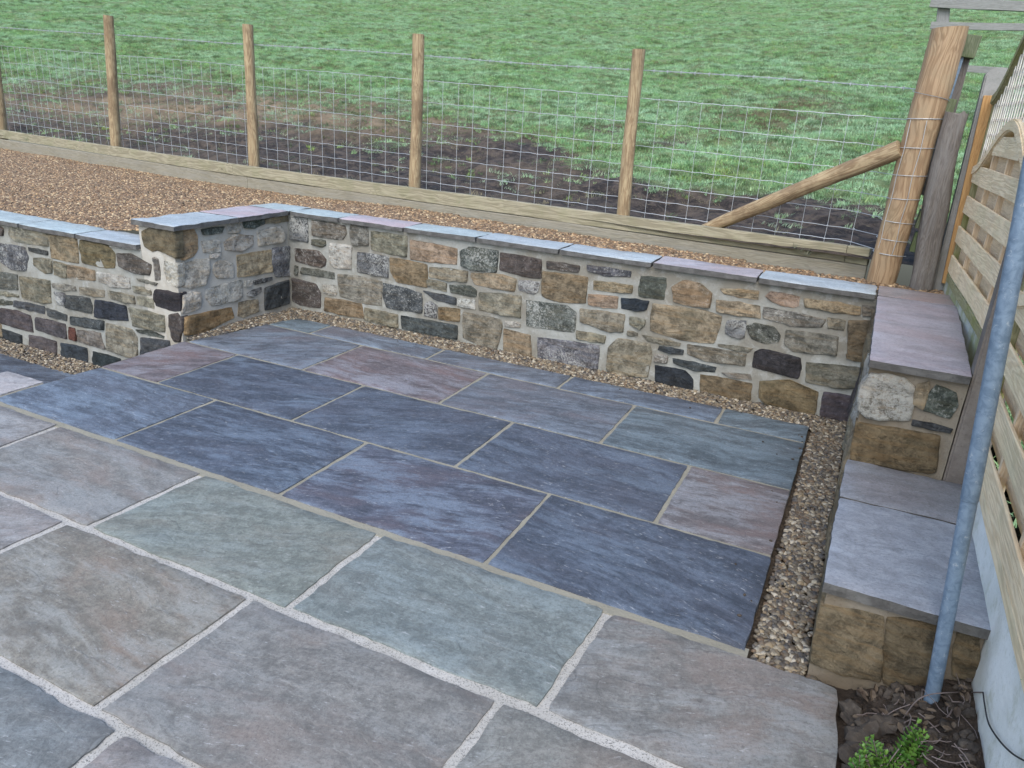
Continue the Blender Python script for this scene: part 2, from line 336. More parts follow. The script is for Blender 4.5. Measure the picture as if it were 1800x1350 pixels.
def line_y(x): return 3.02 - 0.132 * x            # front line of the timber edging
EDGE_PTS = None
def fbm(x, y, s, o=4):
    return mn.fractal(Vector((x * s, y * s, 3.3)), 0.9, 2.0, o)
def field_z(x, y, rough=True):
    d = max(0.0, y - line_y(min(max(x, -12), 6)) - 0.12)
    z = 0.80 + 0.215 * d - 0.115 * 3.5 * (1 - math.exp(-d / 3.5))
    z += 0.055 * max(0.0, -x - 2.0) * min(1.0, d / 6.0) if x > -60 else 3.19 * min(1.0, d / 6.0)
    if d > 60: z -= (d - 60) * 0.12
    if rough:
        k = min(1.0, d * 1.5 + 0.15)
        z += k * (0.085 * mn.noise(Vector((x * 0.9, y * 1.5, 1.0))) + 0.060 * mn.noise(Vector((x * 2.0, y * 3.0, 5.0))) + 0.022 * mn.noise(Vector((x * 7.5, y * 8.5, 9.0))))
        if d < 3.0: z += 0.016 * k * mn.noise(Vector((x * 13, y * 13, 2.0))) + 0.008 * k * mn.noise(Vector((x * 27, y * 27, 2.0)))
    return z
MUDB = [(-400, 150), (0, 158), (200, 158), (330, 150), (420, 172), (600, 192), (760, 213), (900, 233), (1000, 262), (1100, 312), (1200, 336), (1320, 344), (1450, 352), (1570, 372), (1650, 385), (2200, 420)]
def interp(tab, x):
    if x <= tab[0][0]: return tab[0][1]
    for (a, b), (c, d) in zip(tab, tab[1:]):
        if x <= c: return b + (d - b) * (x - a) / (c - a)
    return tab[-1][1]
def blob(u, v, cu, cv, ru, rv): return math.exp(-(((u - cu) / ru) ** 2 + ((v - cv) / rv) ** 2))
def mud(x, y, z):
    u, v = pix(Vector((x, y, z)))
    if u > 1e5 or y > 12: return 0.0
    e = v - interp(MUDB, u) + (14 if u < 700 else 14 * max(0, (1000 - u) / 300)); n = 34 * fbm(x, y, 1.6) + 14 * fbm(x, y, 6.0)
    m = 1 / (1 + math.exp(-(e + n) / (9.0 + 14.0 * max(0.0, min(1.0, (1100 - u) / 500)))))
    m = max(m, 0.75 * blob(u, v, 1180, 250, 60, 12), 0.7 * blob(u, v, 1060, 228, 70, 14))
    m -= 0.9 * blob(u, v, 1290, 312, 75, 30) + 0.35 * blob(u, v, 690, 250, 60, 18)
    return max(0.0, min(1.0, m))
def dry(x, y, z):
    u, v = pix(Vector((x, y, z)))
    if u > 1e5: return 0.0
    m = 1.3 * blob(u, v, 380, 188, 260, 24) + 0.7 * blob(u, v, 650, 215, 200, 25) + 0.7 * blob(u, v, 1330, 215, 110, 45) + 0.8 * blob(u, v, 1420, 195, 90, 30) + 0.45 * blob(u, v, 100, 150, 200, 20) + 0.4 * blob(u, v, 800, 200, 180, 30) + 0.5 * blob(u, v, 120, 190, 140, 20)
    return max(0.0, min(1.0, m * (0.7 + 0.9 * fbm(x, y, 2.5)) + 0.35 * max(0, fbm(x, y, 1.1))))
def lime(x, y, z):
    u, v = pix(Vector((x, y, z)))
    if u > 1e5: return 0.0
    return min(1.0, blob(u, v, 1290, 308, 62, 24) + 0.3 * max(0, fbm(x + 9, y, 0.5)) + 0.25 * blob(u, v, 1740, 25, 60, 20))

t = NT('meadow'); v = t.coords(False)
am = t.node('ShaderNodeAttribute', attribute_name='mud'); ad = t.node('ShaderNodeAttribute', attribute_name='dry')
n1 = t.noise(t.scale(v, (1, 2.2, 1)), 3.2, 9, 0.72); n2 = t.noise(v, 38, 5, 0.75); n3 = t.noise(v, 9, 6, 0.7)
gr = t.mix(t.map(n1, 0.3, 0.7), (0.085, 0.125, 0.050), (0.215, 0.300, 0.140)); gr = t.mix(t.math('MULTIPLY', ad.outputs['Fac'], 0.8), gr, (0.13, 0.10, 0.06))
md = t.mix(t.map(n3, 0.42, 0.60), (0.030, 0.025, 0.024), (0.100, 0.080, 0.066)); md = t.mix(t.math('MULTIPLY', ad.outputs['Fac'], 0.9), md, (0.26, 0.20, 0.13)); md = t.mix(t.map(t.noise(t.scale(v, (1, 2.5, 1)), 20, 6, 0.75), 0.56, 0.66), md, (0.17, 0.145, 0.095))
c = t.mix(t.map(t.math('ADD', am.outputs['Fac'], t.math('MULTIPLY', t.math('SUBTRACT', n3, 0.5), 1.4)), 0.25, 0.75), gr, md)
M_field = t.done(c, 0.85, t.bump(n2, 0.9, 0.02, t.bump(n3, 1.0, 0.05)), 0.3)

xs = frange(-160, -40, 12)[:-1] + frange(-40, -16, 1.0)[:-1] + frange(-16, -9, 0.2)[:-1] + frange(-9, 7, 0.045)[:-1] + frange(7, 14, 0.5)[:-1] + frange(14, 120, 8)
us = frange(0.0, 2.4, 0.03)[:-1] + frange(2.4, 8, 0.07)[:-1] + frange(8, 24, 0.25)[:-1] + frange(24, 60, 3)[:-1] + frange(60, 260, 25)
V = []; n = len(xs)
for u in us:
    for x in xs:
        y = line_y(min(max(x, -12), 6)) + 0.10 + u; V.append((x, y, field_z(x, y)))
me = bpy.data.meshes.new('meadow'); me.from_pydata(V, [], [(j * n + i, j * n + i + 1, (j + 1) * n + i + 1, (j + 1) * n + i) for j in range(len(us) - 1) for i in range(n - 1)])
me.polygons.foreach_set('use_smooth', [True] * len(me.polygons)); me.materials.append(M_field)
for an, f in (('mud', mud), ('dry', dry), ('lime', lime)):
    a = me.attributes.new(an, 'FLOAT', 'POINT'); a.data.foreach_set('value', [f(*p) if p[1] < 50 and -30 < p[0] < 14 else 0.0 for p in V])
field = bpy.data.objects.new('meadow', me); COL.objects.link(field); tag(field, kind='structure')
ground = grid_mesh('ground', frange(-160, 120, 20), frange(-120, 3.2, 10), lambda x, y: -0.62, M_soil); tag(ground, kind='structure')
verge = grid_mesh('grass_verge', frange(2.32, 9, 0.3), frange(-8, 3.0, 0.3), lambda x, y: 0.42 + 0.06 * mn.noise(Vector((x, y, 0))), M_field,
                  attr={'mud': lambda *p: 0.0, 'dry': lambda *p: 0.2, 'lime': lambda *p: 0.0}); tag(verge, kind='structure')

# ------------------------------------------------------------------ paving
def bilerp(q, s, t_): return (q[0] * (1 - s) + q[1] * s) * (1 - t_) + (q[3] * (1 - s) + q[2] * s) * t_
def slab(q, z, th, mat, parent, color, res=0.03, chip=0.0035, bev=0.0022, seed=0, amp=0.0016, name='paving_slab', tilt=0.0):
    """one riven flag from four ground corners (counter-clockwise)"""
    q = [Vector((p[0], p[1], 0)) for p in q]
    nx = max(3, int((q[1] - q[0]).length / res)); ny = max(3, int((q[3] - q[0]).length / res))
    V = []; Fc = []; cx = sum(q, Vector()) / 4
    sx = R.uniform(-tilt, tilt); sy = R.uniform(-tilt, tilt)
    for j in range(ny + 1):
        for i in range(nx + 1):
            p = bilerp(q, i / nx, j / ny); e = 0
            k = Vector((p.x * 9 + seed, p.y * 9, seed * 1.7))
            b = (i in (0, nx)) or (j in (0, ny))
            inw = (cx - p)
            if b:
                nn = mn.noise(k) + 0.7 * mn.noise(k * 4.1) + 0.6 * mn.noise(k * 9.3)
                nv = Vector((0, 0, 0))
                if i == 0: nv += (q[1] - q[0]).normalized()
                if i == nx: nv -= (q[1] - q[0]).normalized()
                if j == 0: nv += (q[3] - q[0]).normalized()
                if j == ny: nv -= (q[3] - q[0]).normalized()
                corner = (i in (0, nx)) and (j in (0, ny))
                p = p + nv * (chip * (0.5 + nn) + (0.0015 if corner else 0))
                e = -bev * (0.7 + 0.6 * nn)
            zz = z + e + amp * 2.0 * mn.noise(Vector((p.x * 3 + seed, p.y * 7, seed))) + amp * mn.noise(Vector((p.x * 14, p.y * 22, seed))) + sx * (p.x - cx.x) + sy * (p.y - cx.y)
            V.append(Vector((p.x, p.y, zz)))
    # inner bevel ring: pull first interior row close to the edge
    W = nx + 1
    def idx(i, j): return j * W + i
    for j in range(1, ny):
        for (i, ii) in ((1, 0), (nx - 1, nx)):
            a, b_ = V[idx(i, j)], V[idx(ii, j)]; d = (a - b_); d.z = 0; V[idx(i, j)] = Vector((b_.x, b_.y, a.z)) + d.normalized() * bev * 1.6
    for i in range(1, nx):
        for (j, jj) in ((1, 0), (ny - 1, ny)):
            a, b_ = V[idx(i, j)], V[idx(i, jj)]; d = (a - b_); d.z = 0; V[idx(i, j)] = Vector((b_.x + 0 * d.x, b_.y, a.z)) + d.normalized() * bev * 1.6
    for (i, j, ii, jj) in ((1, 1, 0, 0), (nx - 1, 1, nx, 0), (nx - 1, ny - 1, nx, ny), (1, ny - 1, 0, ny)):
        a, b_ = V[idx(i, j)], V[idx(ii, jj)]; d = a - b_; d.z = 0; V[idx(i, j)] = Vector((b_.x, b_.y, a.z)) + d.normalized() * bev * 2.2
    for j in range(ny):
        for i in range(nx): Fc.append((idx(i, j), idx(i + 1, j), idx(i + 1, j + 1), idx(i, j + 1)))
    ring = [idx(i, 0) for i in range(nx)] + [idx(nx, j) for j in range(ny)] + [idx(nx - i, ny) for i in range(nx)] + [idx(0, ny - j) for j in range(ny)]
    base = len(V); ntop = len(Fc); m = len(ring)
    for lv in (0.0, 0.45, 1.0):
        for r_ in ring:
            p = V[r_]; nn = mn.noise(Vector((p.x * 13, p.y * 13, lv * 7 + seed))) * 0.004 + mn.noise(Vector((p.x * 40, p.y * 40, lv * 9 + seed))) * 0.002
            d = (cx - p); d.z = 0; d.normalize(); V.append(Vector((p.x, p.y, p.z)) if lv == 0 else Vector((p.x, p.y, z - th * lv)) + d * nn)
    for l_ in range(2):
        o_ = base + l_ * m
        for k in range(m):
            k2 = (k + 1) % m; Fc.append((o_ + k2, o_ + k, o_ + m + k, o_ + m + k2))
    Fc.append(tuple(base + 2 * m + k for k in range(m)))
    fr = Matrix.Translation(Vector((cx.x, cx.y, z)))
    o = add(name, V, Fc, mat, parent, frame=fr, smooth=True, color=color)
    for p in o.data.polygons: p.use_smooth = p.index < ntop
    if mat == M_cope:
        o.data.materials.append(M_edge)
        for p in o.data.polygons: p.material_index = 0 if p.index < ntop else 1
    return o
J = 0.0075
def rect(x0, x1, y0, y1, j=J): return [(x0 + j, y0 + j), (x1 - j, y0 + j), (x1 - j, y1 - j), (x0 + j, y1 - j)]
NAVY = (0.078, 0.096, 0.128, 0.35); NAVY2 = (0.086, 0.096, 0.126, 1.0); SLATE = (0.118, 0.138, 0.168, 0.8); PURP = (0.148, 0.132, 0.142, 1.0); TEAL = (0.110, 0.143, 0.165, 0.3)
MAUV = (0.160, 0.152, 0.155, 1.0); BLUE = (0.105, 0.130, 0.168, 0.2)
A, B, C_, D, E = 0.0, 0.612, 1.2184, 1.8155, 2.069
# patio bed (the mortar seen in the joints)
def bed(name, x0, x1, y0, y1, ztop, zbot, mat, res=0.05):
    V, Fc = [], []; nx = max(2, int((x1 - x0) / res)); ny = max(2, int((y1 - y0) / res))
    for j in range(ny + 1):
        for i in range(nx + 1):
            x = x0 + (x1 - x0) * i / nx; y = y0 + (y1 - y0) * j / ny; V.append((x, y, ztop + 0.0012 * mn.noise(Vector((x * 20, y * 20, 0)))))
    W = nx + 1
    for j in range(ny):
        for i in range(nx): Fc.append((j * W + i, j * W + i + 1, (j + 1) * W + i + 1, (j + 1) * W + i))
    b = len(V); V += [(x0, y0, zbot), (x1, y0, zbot), (x1, y1, zbot), (x0, y1, zbot)]
    Fc += [tuple([b, b + 1] + [i for i in range(nx, -1, -1)]), tuple([b + 1, b + 2] + [j * W + nx for j in range(ny, -1, -1)]), tuple([b + 2, b + 3] + [ny * W + i for i in range(0, W)]), tuple([b + 3, b] + [j * W for j in range(0, ny + 1)])]
    o = add(name, V, Fc, mat, None, frame=Matrix.Translation((0, 0, 0)), smooth=False); tag(o, kind='structure'); return o
patio = bed('patio', -2.11, 1.605, 0.028, 2.06, -0.0045, -0.6, M_mortar_new)
old_patio = bed('old_patio', -2.53, 1.870, -3.6, -0.030, -0.0065, -0.6, M_mortar_old)
joint_band = bed('mortar_joint', -2.13, 1.62, -0.030, 0.028, -0.0035, -0.5, M_mortar_new, 0.02)
bedx = bed('patio_gravel_base', -2.20, 1.80, 0.0, 2.30, -0.035, -0.6, M_grit)
ARows = [(-2.125, -1.221, BLUE), (-1.221, -0.251, NAVY), (-0.251, 0.697, NAVY2), (0.697, 1.618, NAVY)]
BRows = [(-2.125, -1.664, PURP), (-1.664, -0.718, NAVY), (-0.718, 0.227, NAVY), (0.227, 1.154, NAVY), (1.154, 1.616, MAUV)]
CRows = [(-2.06, -1.17, SLATE), (-1.17, -0.228, PURP), (-0.228, 0.704, SLATE), (0.704, 1.618, TEAL)]
DRows = [(-2.06, -1.618, TEAL), (-1.618, -0.685, SLATE), (-0.685, 0.228, SLATE), (0.228, 1.153, BLUE), (1.153, 1.619, TEAL)]
k = 0
SLABS_NEW = []
for rows, y0, y1 in ((ARows, 0.004, B), (BRows, B, C_), (CRows, C_, D), (DRows, D, E)):
    for x0, x1, col in rows:
        q = rect(x0, x1, y0, y1)
        if rows is CRows and x0 < -2: q = [(-2.10, C_ + J), (x1 - J, C_ + J), (x1 - J, D - J), (-1.985, D - J)]
        if rows is DRows and x0 < -2: q = [(-1.975, D + J), (x1 - J, D + J), (x1 - J, E - J), (-1.93, E - J)]
        k += 1; slab(q, 0.0, 0.035, M_new, patio, col, seed=k * 1.37, tilt=0.0015)
# old patio flags: corners read from the photo
OG1 = (0.203, 0.206, 0.190, 0.5); OGRN = (0.178, 0.199, 0.178, 0.4); OTEAL = (0.171, 0.198, 0.192, 0.2); OMAU = (0.199, 0.198, 0.186, 0.6); OTAN = (0.203, 0.191, 0.161, 0.8); OGREY = (0.188, 0.187, 0.176, 0.7); OBLU = (0.166, 0.181, 0.181, 0.3); OPNK = (0.229, 0.222, 0.213, 0.5)
def oslab(x0a, x1a, y1, x0b, x1b, y0, col, j=0.0115, seed=0):
    q = [(x0b + j, y0 + j), (x1b - j, y0 + j), (x1a - j, y1 - j), (x0a + j, y1 - j)]
    slab(q, 0.0, 0.035, M_old, old_patio, col, seed=seed, chip=0.0065, bev=0.0025, tilt=0.002)
yA = -0.006
oslab(-2.45, -1.567, yA, -2.45, -1.545, -0.535, OPNK, seed=51)
oslab(-1.567, -0.640, yA, -1.545, -0.668, -0.538, OMAU, seed=52)
oslab(-0.640, 0.270, yA, -0.668, 0.271, -0.540, OGRN, seed=53)
oslab(0.270, 1.172, yA, 0.271, 1.150, -0.530, OTEAL, seed=54)
oslab(1.172, 1.898, yA, 1.150, 1.912, -0.530, OGREY, seed=55)
oslab(-1.66, -0.766, -0.535, -1.66, -0.790, -1.102, OPNK, seed=56)
oslab(-0.766, 0.141, -0.540, -0.790, 0.128, -1.102, OTAN, seed=57)
sp_ = hit(533, 1120, (0, 0, 0), (0, 0, 1)); M_keep = M_old; M_old = mat_slab('old_riven_sandstone_stained', 0.55, (0.45, 0.70), 1.2, 0.45, 0.35, 26, 0.72, 1.20, stain=(sp_.x - 0.581, sp_.y + 0.8212, 0.042))
oslab(0.141, 1.040, -0.540, 0.128, 1.015, -1.103, OMAU, seed=58)
M_old = M_keep
oslab(1.040, 1.905, -0.540, 1.015, 1.915, -1.103, OG1, seed=59)
oslab(-0.66, 0.249, -1.102, -0.66, 0.255, -1.70, OBLU, seed=60)
oslab(0.249, 1.160, -1.102, 0.255, 1.160, -1.70, OPNK, seed=61)
oslab(1.160, 1.910, -1.102, 1.160, 1.915, -1.70, OGREY, seed=62)
oslab(-2.5, -1.66, -0.535, -2.5, -1.66, -1.102, OGREY, seed=63)
oslab(-1.56, -0.66, -1.102, -1.56, -0.66, -1.70, OMAU, seed=64)
for i, x in enumerate((-2.5, -1.6, -0.7, 0.2, 1.1)):
    oslab(x, min(x + 0.9, 1.91), -1.70, x, min(x + 0.9, 1.91), -2.30, (OMAU, OTAN, OGRN, OGREY, OTEAL)[i], seed=70 + i)
    oslab(x - 0.3, min(x + 0.6, 1.91), -2.30, x - 0.3, min(x + 0.6, 1.91), -2.90, (OTEAL, OPNK, OG1, OMAU, OTAN)[i], seed=80 + i)
# pale flag beside the step
slab([(-2.47, -0.28), (-2.145, -0.28), (-2.145, 0.298), (-2.455, 0.298)], -0.001, 0.035, M_old, old_patio, (0.34, 0.33, 0.33, 0.3), seed=91)
stp = bed('step_base', -2.46, -2.11, -0.02, 0.29, -0.008, -0.6, M_mortar_new)
# lower patio to the left
lower = bed('lower_patio', -7.0, -2.12, -3.0, 1.075, -0.392, -0.6, M_mortar_new, 0.12)
lowg = bed('lower_gravel_base', -7.0, -2.12, 1.07, 1.30, -0.42, -0.6, M_grit)
for i in range(6):
    slab(rect(-2.45 - 0.9 * (i + 1) + 0.3, -2.45 - 0.9 * i + 0.3, 0.48, 1.08), -0.385, 0.03, M_new, lower, (BLUE, NAVY, SLATE, NAVY, BLUE, SLATE)[i], seed=100 + i, res=0.06)
    slab(rect(-2.15 - 0.9 * (i + 1), -2.15 - 0.9 * i, -0.12, 0.48), -0.385, 0.03, M_new, lower, (NAVY, SLATE, PURP, NAVY, NAVY, BLUE)[i], seed=110 + i, res=0.06)

# ------------------------------------------------------------------ walls
CLS = {'d': (0.060, 0.066, 0.070, 0.35), 'dw': (0.080, 0.085, 0.092, 0.80), 'db': (0.082, 0.070, 0.064, 0.50), 'dg': (0.100, 0.106, 0.090, 0.50), 'g': (0.195, 0.186, 0.145, 0.35),
       't': (0.245, 0.205, 0.142, 0.25), 'b': (0.165, 0.130, 0.082, 0.15), 'w': (0.290, 0.275, 0.240, 0.95), 'p': (0.255, 0.195, 0.145, 0.30), 'm': (0.170, 0.163, 0.142, 0.50), 'o': (0.205, 0.155, 0.100, 0.35),
       'k': (0.030, 0.034, 0.040, 0.15), 'pu': (0.074, 0.069, 0.076, 0.25), 'bl': (0.110, 0.116, 0.130, 0.80), 'r': (0.11, 0.045, 0.038, 0.1), 'gr': (0.082, 0.096, 0.084, 0.60), 'ol': (0.165, 0.138, 0.088, 0.15)}
def stone(poly, nrm, depth, mat, parent, color, proud=0.008, seed=0.0, N=48):
    """a split-faced walling stone standing proud of the mortar; poly = outline in the wall plane"""
    n = Vector(nrm).normalized(); P = [Vector(p) for p in poly]; c = sum(P, Vector()) / len(P)
    u = Vector((0, 0, 1)).cross(n).normalized(); w = n.cross(u)
    # resample with rounded corners
    per = [(P[(i + 1) % len(P)] - P[i]).length for i in range(len(P))]; tot = sum(per); out = []
    for i in range(len(P)):
        ne = max(2, int(round(N * per[i] / tot)))
        out += [P[i].lerp(P[(i + 1) % len(P)], k_ / ne) for k_ in range(ne)]
    N = len(out)
    sm = [(out[(k_ - 1) % N] + out[k_] * 9 + out[(k_ + 1) % N]) / 11 for k_ in range(N)]
    for k_ in range(N):
        p = sm[k_]; nn = mn.noise(Vector((p.x, p.y, p.z)) * 26 + Vector((seed, 0, 0)))
        sm[k_] = p + (p - c).normalized() * (0.005 * nn + 0.0065)
    size = min(max((p - c).length for p in sm), 0.2)
    proud = proud * (0.65 + 0.7 * R.random())
    rings = [(1.0, -depth), (1.0, -0.003), (0.985, proud * 0.55), (0.95, proud * 0.95), (0.84, proud * 1.05), (0.66, proud * 1.1), (0.44, proud * 1.1), (0.2, proud * 1.1)]
    V = []; Fc = []
    off = (u * R.uniform(-0.25, 0.25) + w * R.uniform(-0.25, 0.25)) * size; gx, gz = R.uniform(-0.06, 0.06), R.uniform(-0.08, 0.08)
    for ri, (s, h) in enumerate(rings):
        for p in sm:
            q = c + (p - c) * s + off * (1 - s) * (ri > 2); hh = h
            if ri >= 3:
                kx = q * 11 + Vector((seed * 3, 0, 0)); a = mn.noise(kx); b_ = mn.noise(kx * 2.6)
                hh += 0.007 * a + 0.005 * b_ + 0.003 * mn.noise(kx * 6) + (math.floor(a * 3.2) * 0.0022) + ((q - c).dot(u) * gx + (q - c).dot(w) * gz)
                hh = max(hh, 0.002)
            V.append(q + n * hh)
    for ri in range(len(rings) - 1):
        for k_ in range(N):
            k2 = (k_ + 1) % N; Fc.append((ri * N + k_, ri * N + k2, (ri + 1) * N + k2, (ri + 1) * N + k_))
    V.append(c + off + n * (proud * 1.2 + 0.003)); L0 = (len(rings) - 1) * N
    for k_ in range(N): Fc.append((L0 + k_, L0 + (k_ + 1) % N, len(V) - 1))
    return add('stone', V, Fc, mat, parent, frame=Matrix.Translation(c), smooth=True, color=color)

def mortar_box(name, x0, x1, y0, y1, z0, z1, parent, front='y', res=0.045, mat=None):
    """wall core; the pointed faces are subdivided and slightly uneven"""
    bm = bmesh.new(); bmesh.ops.create_cube(bm, size=1.0)
    bmesh.ops.scale(bm, vec=(x1 - x0, y1 - y0, z1 - z0), verts=bm.verts); bmesh.ops.translate(bm, vec=((x0 + x1) / 2, (y0 + y1) / 2, (z0 + z1) / 2), verts=bm.verts)
    for ax, a, b in ((0, x0, x1), (1, y0, y1), (2, z0, z1)):
        nseg = int((b - a) / res)
        for k_ in range(1, nseg):
            co = [0, 0, 0]; no = [0, 0, 0]; co[ax] = a + (b - a) * k_ / nseg; no[ax] = 1
            bmesh.ops.bisect_plane(bm, geom=bm.verts[:] + bm.edges[:] + bm.faces[:], plane_co=co, plane_no=no)
    for v_ in bm.verts:
        nn = mn.noise_vector(v_.co * 9) * 0.004 + mn.noise_vector(v_.co * 27) * 0.002
        if v_.co.z < z1 - 0.001: v_.co += Vector((nn.x, nn.y, 0))
    me = bpy.data.meshes.new(name); bm.to_mesh(me); bm.free(); me.polygons.foreach_set('use_smooth', [False] * len(me.polygons)); me.materials.append(mat or M_mortar)
    o = bpy.data.objects.new(name, me); COL.objects.link(o)
    if parent: o.parent = parent; o.location = -parent.location
    return o

def set_stones(tab, ox, oy, s, p0, n, parent, proud=0.010):
    """outlines traced in a crop of the photo (origin ox, oy, scale s), laid on the wall's own plane"""
    for i, row in enumerate(tab):
        cls, pts = row[0], row[1:]
        poly = [hit(ox + pts[j] / s, oy + pts[j + 1] / s, p0, n) for j in range(0, len(pts), 2)]
        c = CLS[cls]; kx = R.uniform(0.85, 1.18)
        jit = (R.uniform(-.006, .006), 0, R.uniform(-.006, .006))
        col = tuple(max(0.01, c[a] * kx + jit[a]) for a in range(3)) + (min(1.0, c[3] * R.uniform(0.7, 1.25)),)
        stone(poly, n, 0.05, M_stone, parent, col, proud, seed=R.uniform(0, 99))

WY = 2.27
wall = empty('retaining_wall', (-0.2, WY, 0), 'long grey and tan stone retaining wall behind the blue paving', 'wall')
mortar_box('mortar', -2.17, 1.80, WY, 2.47, -0.3, 0.699, wall)
s7 = 1800 / 280
set_stones([
 ('dw', 195, 210, 390, 215, 395, 480, 195, 455), ('m', 445, 235, 810, 300, 830, 390, 790, 455, 450, 410), ('m', 880, 290, 1075, 320, 1080, 520, 900, 520, 875, 400),
 ('g', 1110, 360, 1515, 420, 1510, 655, 1115, 570), ('dg', 450, 455, 590, 470, 600, 520, 560, 535, 450, 515), ('db', 255, 555, 520, 590, 600, 680, 590, 750, 540, 770, 260, 700),
 ('w', 645, 500, 890, 530, 880, 790, 700, 770, 640, 700), ('dw', 960, 600, 1305, 650, 1300, 890, 955, 820), ('dg', 250, 755, 285, 765, 280, 850, 250, 845),
 ('dg', 330, 770, 690, 830, 695, 905, 320, 840), ('b', 1325, 660, 1745, 740, 1740, 1000, 1400, 930, 1335, 820), ('db', 215, 890, 480, 960, 540, 1060, 530, 1230, 300, 1190, 225, 1150),
 ('w', 570, 970, 700, 980, 725, 1040, 700, 1090, 580, 1060), ('m', 730, 845, 960, 870, 1230, 930, 1225, 1205, 1050, 1180, 760, 1100),
 ('dw', 1250, 950, 1500, 1010, 1680, 1060, 1685, 1290, 1290, 1220, 1245, 1100), ('b', 590, 1110, 1000, 1180, 1025, 1350, 590, 1260)], 480, 350, s7, (0, WY, 0), (0, -1, 0), wall)
set_stones([('p', 721, 421, 803, 437, 803, 465, 722, 456), ('b', 954, 477, 1033, 487, 1029, 533, 1000, 532, 970, 527, 953, 520), ('bl', 945, 593, 1053, 607, 1050, 649, 1000, 645, 946, 634),
            ('g', 1209, 605, 1311, 622, 1308, 643, 1240, 634, 1209, 622), ('b', 1232, 658, 1321, 674, 1318, 704, 1232, 692)], 0, 0, 1, (0, WY, 0), (0, -1, 0), wall)
set_stones([('g', 520, 645, 705, 685, 705, 760, 520, 715), ('d', 725, 690, 1040, 745, 1040, 825, 730, 765)], 480, 340, 1800 / 560, (0, WY, 0), (0, -1, 0), wall)
set_stones([
 ('gr', 450, 400, 540, 350, 870, 390, 855, 640, 620, 610, 455, 560), ('db', 900, 410, 1360, 490, 1355, 700, 1250, 695, 895, 610), ('db', 1430, 505, 1790, 560, 1780, 635, 1430, 590),
 ('g', 100, 570, 530, 620, 515, 745, 100, 690), ('g', 75, 710, 290, 760, 285, 850, 80, 790), ('dg', 330, 775, 560, 790, 630, 840, 620, 910, 340, 860),
 ('t', 570, 640, 920, 660, 1075, 710, 1055, 855, 620, 770, 570, 690), ('bl', 1105, 725, 1345, 745, 1320, 850, 1270, 875, 1115, 835), ('d', 30, 840, 390, 920, 395, 1000, 150, 930),
 ('w', 420, 930, 600, 950, 610, 1050, 420, 1010), ('g', 660, 860, 1130, 900, 1125, 1150, 660, 1060), ('dw', 50, 990, 100, 965, 180, 1010, 175, 1150, 45, 1120),
 ('b', 205, 1030, 440, 1050, 435, 1190, 205, 1160), ('gr', 1200, 950, 1640, 1010, 1750, 1090, 1735, 1310, 1195, 1240)], 740, 380, s7, (0, WY, 0), (0, -1, 0), wall)
set_stones([('g', 480, 310, 900, 400, 920, 470, 860, 730, 760, 720, 480, 600), ('w', 960, 410, 1120, 440, 1115, 485, 960, 470), ('t', 940, 500, 1230, 580, 1250, 820, 940, 760)], 740, 500, s7, (0, WY, 0), (0, -1, 0), wall)
set_stones([
 ('dw', 210, 230, 700, 300, 690, 365, 400, 345, 215, 290), ('t', 285, 405, 715, 460, 710, 550, 290, 510), ('p', 225, 560, 550, 590, 545, 720, 225, 680), ('k', 600, 605, 900, 640, 870, 730, 820, 745, 600, 720),
 ('gr', 820, 360, 1100, 380, 1070, 620, 790, 580, 800, 470), ('o', 1170, 480, 1300, 405, 1480, 440, 1610, 550, 1590, 710, 1400, 690, 1190, 640), ('g', 130, 725, 630, 790, 610, 990, 450, 975, 135, 870),
 ('g', 700, 820, 860, 850, 850, 910, 800, 950, 690, 900), ('g', 670, 975, 770, 1000, 765, 1035, 670, 1020), ('t', 945, 665, 1500, 740, 1720, 810, 1710, 900, 1635, 1115, 1300, 1080, 920, 970),
 ('g', 90, 970, 410, 1030, 400, 1110, 90, 1060), ('g', 830, 1020, 1260, 1110, 1240, 1150, 900, 1090), ('d', 1030, 1145, 1290, 1190, 1280, 1245, 1010, 1190)], 1000, 430, s7, (0, WY, 0), (0, -1, 0), wall)
set_stones([('g', 450, 520, 560, 420, 910, 480, 940, 560, 890, 850, 560, 820, 430, 770), ('d', 1180, 640, 1660, 740, 1640, 800, 1300, 730, 1190, 690), ('k', 980, 720, 1310, 780, 1400, 880, 1390, 1000, 980, 900), ('m', 970, 600, 1110, 620, 1100, 690, 970, 670)], 1000, 530, s7, (0, WY, 0), (0, -1, 0), wall)
set_stones([
 ('t', 40, 175, 470, 200, 465, 300, 90, 235), ('t', 0, 300, 480, 370, 485, 510, 0, 430), ('p', 545, 260, 620, 210, 930, 270, 920, 370, 860, 385, 640, 330), ('t', 990, 285, 1330, 330, 1620, 380, 1610, 475, 1490, 460, 1000, 380),
 ('m', 1650, 370, 1790, 390, 1785, 490, 1660, 480), ('m', 530, 380, 1230, 520, 1180, 610, 900, 600, 530, 510), ('g', 1260, 510, 1440, 540, 1430, 640, 1260, 620), ('bl', 120, 535, 330, 550, 310, 720, 250, 740, 100, 680),
 ('dg', 345, 600, 430, 570, 640, 610, 710, 700, 690, 770, 560, 790, 400, 740), ('m', 790, 640, 1370, 720, 1350, 930, 1200, 910, 870, 880, 770, 800), ('ol', 1490, 545, 1780, 545, 1745, 760, 1650, 950, 1480, 900),
 ('b', 1465, 915, 1650, 950, 1640, 1000, 1470, 960), ('g', 20, 800, 400, 850, 350, 890, 30, 830), ('k', 430, 890, 520, 860, 940, 960, 950, 1080, 910, 1190, 700, 1130, 405, 1060),
 ('g', 1020, 1010, 1620, 1070, 1590, 1300, 1400, 1300, 1010, 1230)], 1260, 480, s7, (0, WY, 0), (0, -1, 0), wall)
